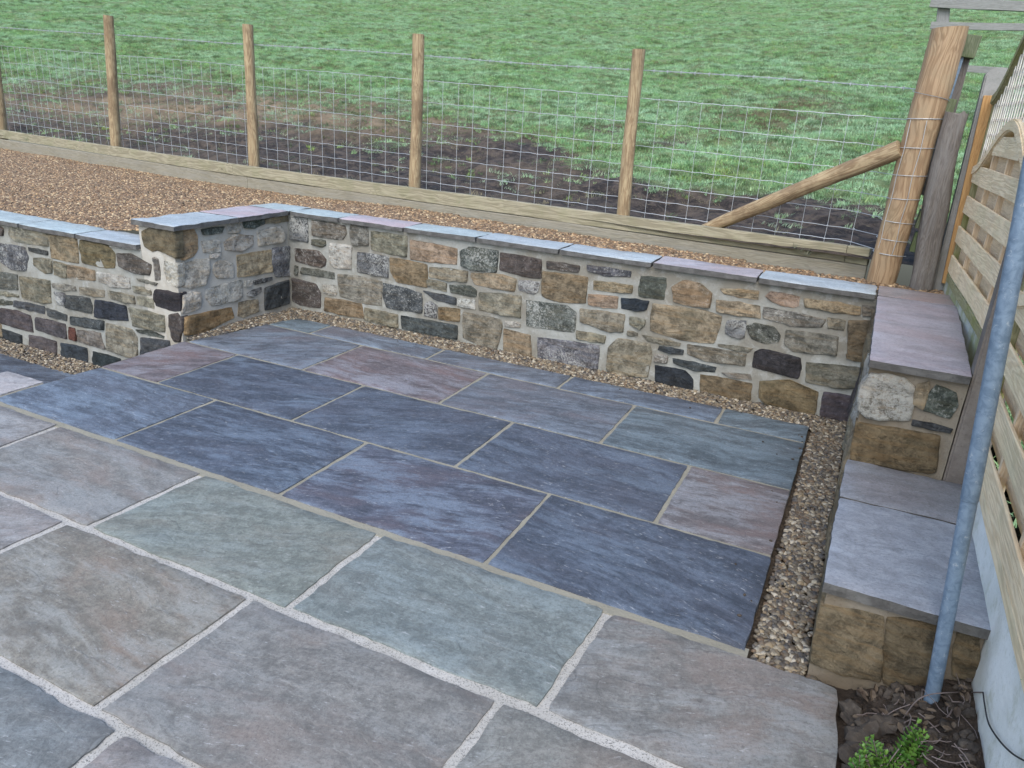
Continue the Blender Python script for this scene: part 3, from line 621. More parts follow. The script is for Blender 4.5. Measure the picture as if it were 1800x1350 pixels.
set_stones([('m', 60, 610, 370, 630, 380, 690, 150, 660), ('b', 490, 710, 820, 700, 1140, 830, 1100, 1090, 900, 1060, 560, 960, 480, 890), ('pu', 1210, 830, 1590, 890, 1570, 1200, 1380, 1150, 1170, 1100)], 1260, 560, s7, (0, WY, 0), (0, -1, 0), wall)
def cope(x0, x1, y0, y1, z, col, parent, seed, th=0.030, name='coping_slab'):
    return slab([(x0 + .003, y0), (x1 - .003, y0), (x1 - .003, y1), (x0 + .003, y1)], z, th, M_cope, parent, col, res=0.035, chip=0.006, bev=0.003, seed=seed, name=name, amp=0.003)
CB = (0.357, 0.404, 0.428, 0.1); CP = (0.391, 0.344, 0.370, 0.5); CG = (0.357, 0.421, 0.428, 0.1); CM = (0.340, 0.310, 0.328, 0.5); CD = (0.170, 0.187, 0.218, 0.2)
xsb = [-2.118, -1.68, -1.14, -0.58, 0.0, 0.59, 1.19, 1.795]; cc = [CG, CP, CG, CB, CB, CM, CB]
for i in range(7): cope(xsb[i], xsb[i + 1], 2.232, 2.495, 0.730, cc[i], wall, 200 + i)

W_KEEP = dict(CLS); CLS['w'] = (0.42, 0.39, 0.33, 0.9); CLS['o'] = (0.34, 0.25, 0.15, 0.3); CLS['t'] = (0.34, 0.29, 0.20, 0.3); CLS['b'] = (0.27, 0.19, 0.10, 0.1)  # brighter stone colours here stand in for light falling on this wall
ret = empty('return_wall', (-2.17, 1.25, 0), 'short stone return wall with pale slab top at the left of the patio', 'wall')
mortar_box('mortar', -2.47, -2.17, 1.25, 2.47, -0.55, 0.699, ret, mat=M_mortar_lit)
X0 = (-2.17, 0, 0); XN = (1, 0, 0)
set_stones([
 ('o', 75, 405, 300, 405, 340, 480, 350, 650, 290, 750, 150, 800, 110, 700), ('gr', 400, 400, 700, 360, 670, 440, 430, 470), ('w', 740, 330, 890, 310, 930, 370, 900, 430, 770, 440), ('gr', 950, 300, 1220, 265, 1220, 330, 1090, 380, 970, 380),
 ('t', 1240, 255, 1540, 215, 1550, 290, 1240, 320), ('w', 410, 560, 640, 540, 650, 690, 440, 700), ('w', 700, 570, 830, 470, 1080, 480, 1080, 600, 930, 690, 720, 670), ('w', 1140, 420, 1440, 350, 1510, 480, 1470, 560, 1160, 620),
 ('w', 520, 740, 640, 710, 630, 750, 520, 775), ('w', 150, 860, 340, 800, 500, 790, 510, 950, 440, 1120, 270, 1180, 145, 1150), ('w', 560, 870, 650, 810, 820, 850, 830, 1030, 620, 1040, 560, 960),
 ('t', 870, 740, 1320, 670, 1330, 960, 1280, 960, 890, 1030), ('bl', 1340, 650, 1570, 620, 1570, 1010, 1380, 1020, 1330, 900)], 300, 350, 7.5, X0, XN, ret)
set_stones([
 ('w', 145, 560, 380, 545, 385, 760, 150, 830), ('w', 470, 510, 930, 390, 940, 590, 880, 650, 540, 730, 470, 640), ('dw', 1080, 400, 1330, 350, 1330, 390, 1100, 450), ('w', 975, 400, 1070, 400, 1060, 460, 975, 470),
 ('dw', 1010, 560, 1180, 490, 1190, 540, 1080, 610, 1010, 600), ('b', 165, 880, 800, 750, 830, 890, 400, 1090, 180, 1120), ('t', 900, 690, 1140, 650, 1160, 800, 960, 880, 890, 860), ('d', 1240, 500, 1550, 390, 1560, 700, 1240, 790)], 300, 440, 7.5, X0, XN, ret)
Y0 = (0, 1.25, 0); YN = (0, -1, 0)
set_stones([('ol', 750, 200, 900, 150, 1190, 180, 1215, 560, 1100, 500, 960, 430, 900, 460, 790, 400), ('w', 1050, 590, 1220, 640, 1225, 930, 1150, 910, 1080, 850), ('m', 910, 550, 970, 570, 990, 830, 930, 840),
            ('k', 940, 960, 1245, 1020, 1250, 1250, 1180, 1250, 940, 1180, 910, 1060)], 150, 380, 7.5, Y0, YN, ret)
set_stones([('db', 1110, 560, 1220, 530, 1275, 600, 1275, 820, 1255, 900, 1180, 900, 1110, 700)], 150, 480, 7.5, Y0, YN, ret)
slab([(-2.50, 1.215), (-2.118, 1.215), (-2.118, 1.745), (-2.50, 1.745)], 0.730, 0.030, M_cope, ret, CB, seed=220, name='coping_slab', chip=0.006, amp=0.003)
slab([(-2.50, 1.752), (-2.118, 1.752), (-2.121, 2.228), (-2.50, 2.228)], 0.730, 0.030, M_cope, ret, CP, seed=221, name='coping_slab', chip=0.006, amp=0.003)
slab([(-2.50, 2.235), (-2.125, 2.235), (-2.125, 2.495), (-2.50, 2.495)], 0.730, 0.030, M_cope, ret, CG, seed=222, name='coping_slab', chip=0.006, amp=0.003)

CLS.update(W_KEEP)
left = empty('retaining_wall', (-3.6, 1.25, -0.4), 'lower stone retaining wall at far left above the sunken paving', 'wall')
mortar_box('mortar', -6.6, -2.472, 1.25, 1.46, -0.6, 0.540, left, res=0.06)
set_stones([
 ('db', -60, 250, 50, 320, 40, 400, -60, 390), ('g', 130, 290, 640, 370, 640, 550, 200, 480, 120, 400), ('t', 660, 390, 1010, 420, 1040, 770, 680, 700), ('ol', 1060, 460, 1430, 540, 1520, 650, 1510, 830, 1400, 830, 1100, 770),
 ('dw', -60, 500, 330, 560, 380, 700, 340, 870, 150, 850, -60, 700), ('d', 380, 560, 630, 610, 630, 665, 390, 610), ('g', 450, 700, 690, 720, 690, 900, 600, 900, 450, 800), ('g', 710, 740, 880, 790, 880, 960, 720, 920),
 ('t', 900, 790, 1250, 865, 1260, 1000, 900, 960), ('w', 1290, 880, 1700, 960, 1720, 1100, 1500, 1080, 1300, 1000), ('dg', -60, 880, 230, 920, 240, 1120, 100, 1110, -60, 1080), ('g', 255, 940, 660, 1000, 680, 1290, 590, 1300, 300, 1230),
 ('m', 700, 1030, 990, 1070, 1010, 1130, 720, 1090), ('g', 1050, 1080, 1380, 1130, 1380, 1215, 1060, 1180)], 0, 360, 7.5, Y0, YN, left)
set_stones([
 ('db', 420, 490, 600, 500, 870, 640, 850, 780, 680, 750, 450, 660), ('m', 680, 820, 960, 880, 940, 910, 700, 850), ('g', 630, 920, 880, 960, 870, 1040, 650, 1000),
 ('g', 690, 1060, 890, 1090, 900, 1210, 700, 1160), ('w', 330, 385, 720, 430, 720, 450, 340, 410)], 150, 380, 7.5, Y0, YN, left)
set_stones([
 ('g', -60, 225, 250, 290, 250, 320, -60, 280), ('dg', -60, 345, 160, 370, 160, 420, -60, 415), ('d', 200, 360, 590, 440, 590, 540, 210, 440), ('d', 620, 460, 880, 550, 880, 630, 640, 560), ('bl', 720, 250, 860, 270, 860, 430, 770, 410),
 ('d', 880, 290, 1180, 330, 1215, 430, 1210, 530, 880, 450), ('k', 1260, 350, 1660, 430, 1690, 630, 1400, 600, 1270, 570), ('d', 930, 570, 1370, 630, 1370, 750, 940, 680), ('pu', 10, 460, 240, 500, 410, 560, 440, 780, 200, 710, 20, 660),
 ('pu', 480, 580, 860, 670, 885, 870, 480, 740), ('r', 915, 715, 990, 735, 1010, 890, 930, 870), ('m', 1020, 745, 1330, 790, 1350, 900, 1390, 1000, 1030, 900), ('k', -60, 710, 290, 820, 290, 960, -60, 900), ('pu', 390, 810, 750, 900, 745, 1060, 390, 990),
 ('k', 810, 920, 1150, 990, 1160, 1200, 830, 1110), ('k', 1230, 1030, 1590, 1130, 1590, 1250, 1240, 1220)], 0, 480, 7.5, Y0, YN, left)
set_stones([('g', 300, 230, 640, 300, 665, 410, 330, 340), ('g', 275, 660, 620, 740, 690, 850, 690, 1130, 280, 1010), ('g', 590, 450, 1040, 560, 1050, 780, 640, 700), ('dg', 680, 740, 1040, 830, 1030, 860, 700, 780),
            ('d', 740, 850, 1110, 890, 1120, 960, 950, 1100, 740, 1110)], 150, 480, 7.5, Y0, YN, left)
rw = random.Random(5); zc = -0.36
while zc < 0.50:                       # the same walling carries on to the left of the picture
    hc = min(rw.uniform(0.09, 0.15), 0.525 - zc)
    if hc < 0.05: break
    xe = -4.06 - rw.uniform(0, 0.06)
    while xe > -6.55:
        wc = rw.uniform(0.10, 0.30); j_ = lambda: rw.uniform(-0.006, 0.006)
        x0_, x1_ = max(xe - wc, -6.58), xe
        if x1_ - x0_ > 0.05: stone([(x0_ + .012 + j_(), 1.25, zc + .012 + j_()), (x1_ - .012 + j_(), 1.25, zc + .012 + j_()), (x1_ - .012 + j_(), 1.25, zc + hc - .012 + j_()), (x0_ + .012 + j_(), 1.25, zc + hc - .012 + j_())], YN, 0.05, M_stone, left, CLS[rw.choice(['g', 't', 'm', 'd', 'pu', 'dg', 'g', 'dw', 'ol', 'w'])], seed=rw.uniform(0, 99), N=28)
        xe -= wc
    zc += hc
for i in range(6):
    cope(-2.472 - 0.59 * (i + 1), -2.472 - 0.59 * i, 1.215, 1.485, 0.571, (CB, CG, CG, CB, CG, CB)[i], left, 230 + i)

pier = empty('stone_pier', (1.97, 0.97, 0), 'tall stone pier topped with mauve slab beside the wooden fence', 'wall')
mortar_box('mortar', 1.800, 2.128, 0.97, 2.47, -0.3, 0.697, pier, mat=M_mortar_d)
set_stones([('w', 500, 560, 590, 430, 850, 470, 940, 560, 900, 800, 560, 780, 490, 700), ('t', 960, 530, 1050, 500, 1045, 560, 1000, 720, 930, 660), ('gr', 1110, 530, 1260, 590, 1270, 680, 1210, 780, 1010, 720, 1060, 600),
            ('d', 930, 800, 1230, 870, 1210, 900, 920, 840), ('b', 480, 820, 1130, 930, 1100, 1210, 1050, 1220, 430, 1110)], 1400, 560, 4.5, (0, 0.97, 0), YN, pier, 0.013)
for (y0, y1, z0, z1, c) in ((1.02, 1.30, 0.42, 0.66, 'w'), (1.0, 1.4, 0.12, 0.36, 't'), (1.36, 1.75, 0.46, 0.64, 'ol'), (1.46, 1.9, 0.14, 0.40, 'g'), (1.8, 2.2, 0.42, 0.66, 'b'), (1.96, 2.22, 0.08, 0.36, 'pu')):
    stone([(1.80, y1, z0), (1.80, y0, z0), (1.80, y0, z1), (1.80, y1, z1)], (-1, 0, 0), 0.05, M_stone, pier, CLS[c], 0.008, seed=y0 * 9)
slab([(1.790, 0.945), (2.128, 0.945), (2.160, 2.205), (1.797, 2.205)], 0.731, 0.032, M_cope, pier, (0.325, 0.300, 0.325, 0.5), seed=241, name='coping_slab', chip=0.002, amp=0.003)
slab([(1.799, 2.222), (2.160, 2.222), (2.155, 2.495), (1.799, 2.495)], 0.730, 0.032, M_cope, pier, (0.28, 0.245, 0.24, 0.8), seed=242, name='coping_slab', chip=0.003)
low = empty('stone_plinth', (1.99, 0.03, 0), 'low square stone plinth with pale blue slab top behind the grey metal pole', 'wall')
mortar_box('mortar', 1.795, 2.195, 0.03, 0.968, -0.3, 0.277, low, mat=M_mortar_d)
set_stones([('ol', 195, 60, 690, 150, 660, 660, 420, 610, 120, 510), ('ol', 716, 157, 1110, 215, 1050, 660, 820, 700, 690, 670), ('b', 1275, 265, 1440, 275, 1430, 560, 1380, 640, 1230, 600)], 1400, 1050, 4.5, (0, 0.03, 0), YN, low, 0.007)
for (y0, y1) in ((0.05, 0.5), (0.53, 0.93)):
    stone([(1.795, y1, 0.0), (1.795, y0, 0.0), (1.795, y0, 0.26), (1.795, y1, 0.26)], (-1, 0, 0), 0.05, M_stone, low, CLS['ol'], 0.006, seed=y0 * 9)
slab([(1.778, 0.012), (2.203, 0.012), (2.205, 0.610), (1.784, 0.610)], 0.310, 0.032, M_cope, low, (0.265, 0.290, 0.330, 0.1), seed=251, name='coping_slab', chip=0.004, amp=0.002)
slab([(1.785, 0.618), (2.205, 0.618), (2.200, 0.962), (1.792, 0.962)], 0.311, 0.032, M_cope, low, (0.200, 0.208, 0.225, 0.3), seed=252, name='coping_slab', chip=0.004, amp=0.003)

# ------------------------------------------------------------------ gravel
lib = bpy.data.collections.new('scatter_library')            # never linked to the scene: only feeds the scatters
def pebble(i, mat, tag_):
    bm = bmesh.new(); bmesh.ops.create_icosphere(bm, subdivisions=2, radius=0.5); rr = random.Random(i * 13 + 5)
    sx, sy, sz = rr.uniform(0.85, 1.2), rr.uniform(0.65, 0.95), rr.uniform(0.42, 0.65)
    for v_ in bm.verts:
        n_ = mn.noise(v_.co * 2.1 + Vector((i * 7.7, 0, 0))); v_.co *= 1 + 0.32 * n_
        v_.co = Vector((v_.co.x * sx, v_.co.y * sy, v_.co.z * sz))
    me = bpy.data.meshes.new('pebble_' + tag_); bm.to_mesh(me); bm.free(); me.polygons.foreach_set('use_smooth', [True] * len(me.polygons)); me.materials.append(mat)
    return bpy.data.objects.new('pebble_' + tag_, me)
def make_lib(name, objs):
    c = bpy.data.collections.new(name)
    for o in objs: c.objects.link(o)
    return c
LIB_LO = make_lib('pebbles_low', [pebble(i, M_peb_lo, 'low') for i in range(7)])
LIB_HI = make_lib('pebbles_high', [pebble(i + 20, M_peb_hi, 'high') for i in range(7)])
def scatter_tree(name, coll, density, smin, smax, seed, full_rot=True, dens_attr=None, align=False, tilt=0.35, size_noise=None):
    g = bpy.data.node_groups.new(name, 'GeometryNodeTree')
    g.interface.new_socket('Geometry', in_out='INPUT', socket_type='NodeSocketGeometry'); g.interface.new_socket('Geometry', in_out='OUTPUT', socket_type='NodeSocketGeometry')
    N = g.nodes; L = g.links; gi = N.new('NodeGroupInput'); go = N.new('NodeGroupOutput')
    dp = N.new('GeometryNodeDistributePointsOnFaces'); dp.distribute_method = 'RANDOM'; dp.inputs['Density'].default_value = density; dp.inputs['Seed'].default_value = seed
    L.new(gi.outputs[0], dp.inputs['Mesh'])
    if dens_attr:
        na = N.new('GeometryNodeInputNamedAttribute'); na.data_type = 'FLOAT'; na.inputs['Name'].default_value = dens_attr
        ml = N.new('ShaderNodeMath'); ml.operation = 'MULTIPLY'; ml.inputs[1].default_value = density; L.new(na.outputs['Attribute'], ml.inputs[0]); L.new(ml.outputs[0], dp.inputs['Density'])
    ci = N.new('GeometryNodeCollectionInfo'); ci.inputs['Collection'].default_value = coll; ci.inputs['Separate Children'].default_value = True; ci.inputs['Reset Children'].default_value = True
    ip = N.new('GeometryNodeInstanceOnPoints'); L.new(dp.outputs['Points'], ip.inputs['Points']); L.new(ci.outputs[0], ip.inputs['Instance']); ip.inputs['Pick Instance'].default_value = True
    rv = N.new('FunctionNodeRandomValue'); rv.data_type = 'FLOAT_VECTOR'
    if full_rot: rv.inputs[0].default_value = (-0.6, -0.6, 0); rv.inputs[1].default_value = (0.6, 0.6, 6.283)
    else: rv.inputs[0].default_value = (-tilt, -tilt, 0); rv.inputs[1].default_value = (tilt, tilt, 6.283)
    er = N.new('FunctionNodeEulerToRotation'); L.new(rv.outputs[0], er.inputs[0]); L.new(er.outputs[0], ip.inputs['Rotation'])
    rs = N.new('FunctionNodeRandomValue'); rs.data_type = 'FLOAT'; rs.inputs[2].default_value = smin; rs.inputs[3].default_value = smax; rs.inputs['Seed'].default_value = 5
    L.new(rs.outputs[1], ip.inputs['Scale'])
    jn = N.new('GeometryNodeJoinGeometry')
    L.new(ip.outputs[0], jn.inputs[0])
    L.new(jn.outputs[0], go.inputs[0]); return g
def scatter(name, host_verts, host_faces, mat, coll, density, smin, smax, seed, label, cat, **kw):
    me = bpy.data.meshes.new(name); me.from_pydata(host_verts, [], host_faces); me.materials.append(mat)
    o = bpy.data.objects.new(name, me); COL.objects.link(o); md_ = o.modifiers.new('scatter', 'NODES'); md_.node_group = scatter_tree(name, coll, density, smin, smax, seed, **kw)
    tag(o, label, cat, kind='stuff'); return o
def sheet(poly_fn, x0, x1, y0, y1, res, zf):
    V, Fc, ids = [], [], {}
    nx = int(round((x1 - x0) / res)); ny = int(round((y1 - y0) / res))
    def vid(i, j):
        if (i, j) not in ids:
            x = x0 + (x1 - x0) * i / nx; y = y0 + (y1 - y0) * j / ny; ids[(i, j)] = len(V); V.append((x, y, zf(x, y)))
        return ids[(i, j)]
    for j in range(ny):
        for i in range(nx):
            x = x0 + (x1 - x0) * (i + .5) / nx; y = y0 + (y1 - y0) * (j + .5) / ny
            if poly_fn(x, y): Fc.append((vid(i, j), vid(i + 1, j), vid(i + 1, j + 1), vid(i, j + 1)))
    return V, Fc
def in_strip(x, y):
    if y > 2.068: return -2.165 < x < 1.80
    if x > 1.622: return y > -0.02 and x < (1.797 if y > 0.02 else 1.86 - (0.02 - y))
    if x < -1.93 and y > 1.27: return x < -2.10 + (y - 1.27) * 0.21 - 0.0
    return False
strip_z = lambda x, y: (0.022 if x < -1.9 and y < 2.06 else 0) - 0.020 + 0.007 * mn.noise(Vector((x * 4, y * 4, 0))) + (0.016 * max(0, 1 - (2.27 - y) / 0.15) if y > 2.1 else 0)
V, Fc = sheet(in_strip, -2.17, 1.87, -0.03, 2.27, 0.02, strip_z)
scatter('patio_gravel', V, Fc, M_grit, LIB_LO, 7500, 0.013, 0.029, 3, 'grey brown rounded gravel filling the strip between paving and walls', 'gravel')
scatter('gravel_pebbles', V, [f for f in Fc if V[f[0]][0] > 1.55 and V[f[0]][1] < 2.2], M_grit, LIB_LO, 1300, 0.022, 0.034, 9, 'larger rounded pebbles in the gravel strip at the right of the paving', 'gravel')
V, Fc = sheet(lambda x, y: 1.078 < y < 1.25, -6.6, -2.13, 1.07, 1.26, 0.03, lambda x, y: -0.385 + 0.02 * max(0, (y - 1.08) / 0.17))
scatter('lower_gravel', V, Fc, M_grit, LIB_LO, 7000, 0.012, 0.026, 4, 'brown gravel strip below the left wall beside the sunken slabs', 'gravel')
def up_z(x, y):
    a = 0.700 if x > -2.2 else 0.700 - 0.14 * min(1, max(0, (-2.2 - x) / 0.5))
    f = min(1.0, max(0.0, (y - 1.5) / 1.9)); b = 0.555 + 0.085 * f
    w = min(1, max(0, (x + 3.2) / 1.2)); z = b * (1 - w) + 0.694 * w if x < -2.0 else 0.694
    return z + 0.012 * mn.noise(Vector((x * 1.3, y * 1.3, 0)))
V, Fc = sheet(lambda x, y: (y > 2.47 or x < -2.47) and y < line_y(x) + 0.03 and (y > 1.46) and not (x > 1.3 and y > 2.85 + 0.0 and x > 1.9) , -10.5, 2.15, 1.46, 4.44, 0.06, up_z)
scatter('upper_gravel', V, Fc, M_grit, LIB_HI, 5600, 0.013, 0.028, 6, 'golden brown gravel bed between the stone wall and timber boards', 'gravel')

# ------------------------------------------------------------------ timber edging (boards on edge under the wire fence)
ZT = 0.86
def at_z(x, y, z): return hit(x, y, (0, 0, z), (0, 0, 1))
def at_y(x, y, Y): return hit(x, y, (0, Y, 0), (0, 1, 0))
def at_x(x, y, X): return hit(x, y, (X, 0, 0), (1, 0, 0))
edg = empty('timber_edging', (-3.5, 3.5, 0.6), 'two courses of treated boards on edge along the foot of the wire fence', 'edging')
def board_between(name, a, b, z0, z1, th, mat, parent, seed, gap=0.002, rough=0.004):
    d = (b - a); d.z = 0; L = d.length; c = (a + b) / 2; c.z = (z0 + z1) / 2
    fr = frame_of(c, d); yv = Vector((fr[0][1], fr[1][1], fr[2][1])); s_ = 1 if yv.y > 0 else -1
    fr.translation = c + yv * s_ * th / 2
    return bevel_box(name, fr, (L - gap, th, z1 - z0 - 0.003), mat, parent, 0.004, rough, cuts=max(4, int(L / 0.12)), seed=seed)
pa, pb, pc, pd = at_z(-150, 209, ZT), at_z(408, 288, ZT), at_z(1490, 431.5, ZT), at_z(1530, 437.5, ZT)
pmid = at_z(-2, 228, ZT)
board_between('board', pa, pmid, 0.757, ZT, 0.05, M_sleeper, edg, 1)
board_between('board', pmid, pb, 0.757, ZT, 0.05, M_sleeper, edg, 2)
m1 = at_z(950, 361, ZT)
board_between('board', pb, pc, 0.757, ZT, 0.05, M_sleeper, edg, 3)
board_between('board', pc, pd, 0.757, ZT, 0.05, M_sleeper, edg, 4)
dn = Vector((0, 0.004, 0))
qb = pb + (pc - pb) * 0.035
board_between('board', pa + dn, qb + dn, 0.50, 0.756, 0.047, M_board2, edg, 5)
board_between('board', qb + dn, pd + dn + (pd - pc) * 0.02, 0.50, 0.756, 0.047, M_board2, edg, 6)

# ------------------------------------------------------------------ fence stakes, strainer, brace
def ny_(x): return 3.262 - 0.132 * x
GS = 'round stakes of the wire fence'
stk = [((4, 230), (-18, 17), 0.060, 'round wooden fence stake cut off by the left edge of the photo'),
       ((205, 256), (189, 27), 0.056, 'orange brown fence stake, leftmost one standing whole in the picture'),
       ((447, 291), (435.5, 43), 0.050, 'round fence stake with dark top above the joint between two edging boards'),
       ((728, 331), (735, 60), 0.048, 'pale fence stake with a chevron grain mark halfway up, left of centre'),
       ((1096, 381), (1123.5, 87), 0.046, 'round fence stake nearest to the diagonal brace, darker brown top')]
for i, (b_, t_, r_, lab) in enumerate(stk):
    g_ = at_z(b_[0], b_[1], 0.855); Yp = ny_(g_.x) - r_ - 0.006; base = at_y(b_[0], b_[1], Yp); base = at_y(b_[0], b_[1], ny_(base.x) - r_ - 0.006); top = at_y(t_[0], t_[1], base.y)
    lo = base + (base - top).normalized() * 0.45
    o = pole('fence_stake', lo, top, r_ * 1.04, r_ * 0.93, M_stake, None, seed=i * 3.7 + 1, wob=0.0035, rings=30); tag(o, lab, 'post', GS)
sb = Vector((1.835, 2.905, 0.50)); sb = at_z(1551, 497, 0.69); st_ = at_y(1668, 49, sb.y)
dirs = (st_ - sb).normalized()
strn = pole('strainer_post', sb - dirs * 0.3, st_, 0.080, 0.083, M_strain, None, seg=28, rings=44, wob=0.006, seed=4.2, tilt=0.1)
tag(strn, 'thick round corner fence post with wavy orange grain and netting wrapped round it', 'post')
b0 = at_y(1583, 262, sb.y - 0.02); b1 = at_y(1240, 405, 3.165)
br = pole('brace_strut', b1 + (b1 - b0).normalized() * 0.12, b0, 0.040, 0.050, M_stake, None, seg=18, rings=36, wob=0.006, seed=9.1)
tag(br, 'diagonal round brace pole leaning from the ground against the thick corner post', 'brace')

# ------------------------------------------------------------------ stock netting and barbed wire
FR = [0, .113, .253, .414, .590, .792, 1.0]
def nz(i, x):
    zb = 0.885 - 0.008 * x; zt = 1.640 - 0.027 * x; return zb + (zt - zb) * FR[i]
net = empty('wire_netting', (-3.5, 3.6, 0.8), 'galvanised square mesh stock netting strung between the stakes and corner post', 'fence')
x0n, x1n = -9.8, 1.70; SP = 0.152
ns = int((x1n - x0n) / SP)
cx_, cy_ = sb.x, sb.y
def wrap(z, a0, a1, r, n_=9, dz=0.0):
    c = sb + dirs * ((z - sb.z) / dirs.z)
    return [Vector((c.x + math.cos(math.radians(a0 + (a1 - a0) * k / n_)) * r, c.y + math.sin(math.radians(a0 + (a1 - a0) * k / n_)) * r, z + dz * k / n_)) for k in range(n_ + 1)]
for i in range(7):
    pts = []
    for k in range(ns * 2 + 1):
        x = x0n + k * SP / 2; w = 0.006 if k % 2 else -0.003
        pts.append((x, ny_(x) + 0.004 * mn.noise(Vector((x * 3, i, 0))), nz(i, x) + w * (0.4 + mn.noise(Vector((x * 5, i * 3, 1)))) + 0.006 * mn.noise(Vector((x * 0.9, i, 4)))))
    pts += wrap(nz(i, 1.75), 150, 335, 0.092, 10, 0.012 * (1 if i > 2 else -0.6))
    V, Fc = [], []; tube_verts(pts, 0.0018 if i not in (0, 6) else 0.0021, 5, V, Fc); add('line_wire', V, Fc, M_wire, net, smooth=True)
V, Fc = [], []
for k in range(ns + 1):
    x = x0n + k * SP; o1 = 0.018 * mn.noise(Vector((k * 1.7, 0, 0)))
    pts = [(x + o1 * (z_ - 0.4) + 0.006 * mn.noise(Vector((k * 2.3, j, 0))), ny_(x) + 0.002, z_) for j, z_ in enumerate([0.79] + [nz(i, x) for i in range(7)])]
    tube_verts(pts, 0.0016, 4, V, Fc)
for a_ in (222, 275):
    tube_verts([wrap(nz(i, 1.75), a_ + (i % 2) * 4, a_ + 10, 0.094, 1)[0] for i in range(7)], 0.0018, 4, V, Fc)
o = add('stay_wires', V, Fc, M_wire, net, smooth=True); tag(o, kind='stuff')
V, Fc = [], []
for k in range(ns + 1):
    for i in range(7):
        x = x0n + k * SP; c = Vector((x + 0.018 * mn.noise(Vector((k * 1.7, 0, 0))) * (nz(i, x) - 0.4), ny_(x), nz(i, x)))
        if x > -7: tube_verts([c + Vector((-.005, 0, -.003)), c + Vector((.005, 0, .003))], 0.0030, 4, V, Fc)
o = add('wire_knots', V, Fc, M_wire, net); tag(o, kind='stuff')
V, Fc = [], []
def bz(x): return 1.815 - 0.031 * x
for ph in (0, math.pi):
    pts = [(x, ny_(x) + 0.003 * math.cos(x * 60 + ph), bz(x) + 0.003 * math.sin(x * 60 + ph) + 0.012 * mn.noise(Vector((x * .6, 0, 0)))) for x in frange(x0n, 1.70, 0.03)]
    pts += wrap(bz(1.75) - 0.01, 140, 345, 0.096, 10, -0.055)
    tube_verts(pts, 0.0017, 4, V, Fc)
for x in frange(x0n, 1.70, 0.095):
    c = Vector((x, ny_(x), bz(x) + 0.012 * mn.noise(Vector((x * .6, 0, 0)))))
    for a_ in (0.6, 2.2, 3.9, 5.3): tube_verts([c, c + Vector((0.004, math.cos(a_) * .016, math.sin(a_) * .016))], 0.0013, 3, V, Fc)
    tube_verts([c - Vector((.005, 0, 0)), c + Vector((.005, 0, 0))], 0.0048, 4, V, Fc)
o = add('barbed_wire', V, Fc, M_wire, None); tag(o, 'single twisted strand of barbed wire running above the mesh netting', 'wire')

# ------------------------------------------------------------------ right side: concrete posts, gravel boards, panels
def xf(y): return 2.19 - 0.035 * (y - 1.27) if y > 0.95 else 2.195
def conc_post(x, y, w, d, z0, z1, lean, label, rnd=0.05, mat=M_conc):
    prof = [(0, z0), (w, z0)]; na = 10
    for k in range(na + 1):
        a_ = math.pi * k / na; prof.append((w / 2 + math.cos(a_) * w / 2, z1 - rnd + math.sin(a_) * rnd))
    V, Fc = [], []; m = len(prof)
    for yy in (0, d):
        for (px_, pz_) in prof: V.append((x + px_ + lean[0] * (pz_ - z0) + 0.002 * mn.noise(Vector((px_ * 30, pz_ * 9, yy))), y + yy + lean[1] * (pz_ - z0), pz_))
    Fc = [tuple(range(m)), tuple(range(2 * m - 1, m - 1, -1))] + [(k, (k + 1) % m, (k + 1) % m + m, k + m) for k in range(m)]
    fr = Matrix.Translation((x, y, z0)); o = add('concrete_post', V, Fc, mat, None, frame=fr)
    bm = bmesh.new(); bm.from_mesh(o.data); bmesh.ops.bevel(bm, geom=[e for e in bm.edges if not e.is_boundary and e.calc_face_angle(0) > 0.8], offset=0.008, segments=2, affect='EDGES'); bm.to_mesh(o.data); bm.free()
    tag(o, label, 'post', 'concrete posts of the wooden panel fence'); return o
conc_post(2.080, 2.800, 0.120, 0.10, 0.3, 1.870, (-0.006, 0.0), 'concrete fence post with worn round top behind the orange timber batten')
conc_post(2.131, 0.966, 0.120, 0.10, -0.3, 1.75, (0.0, 0.0), 'concrete fence post between the stone pier and the grey metal pole', mat=M_conc_d)
def gboard(y0, y1, z0, z1, x0, x1, mat, label):
    a = Vector((x0, y0, 0)); b = Vector((x1, y1, 0)); d = b - a; c = (a + b) / 2 + Vector((0.024, 0, (z0 + z1) / 2))
    o = bevel_box('gravel_board', frame_of(c, d), (d.length, 0.048, z1 - z0), mat, None, 0.006, 0.003, cuts=12, seed=y0); tag(o, label, 'gravel board', 'concrete gravel boards under the fence panels'); return o
gboard(1.075, 2.795, 0.45, 0.770, xf(1.1) - 0.005, xf(2.8) - 0.005, M_gboard_g, 'green stained concrete gravel board above the mauve pier slab')
gboard(-2.2, 0.935, -0.5, 0.438, 2.200, 2.197, M_gboard, 'pale speckled concrete gravel board at the bottom right behind the bed')
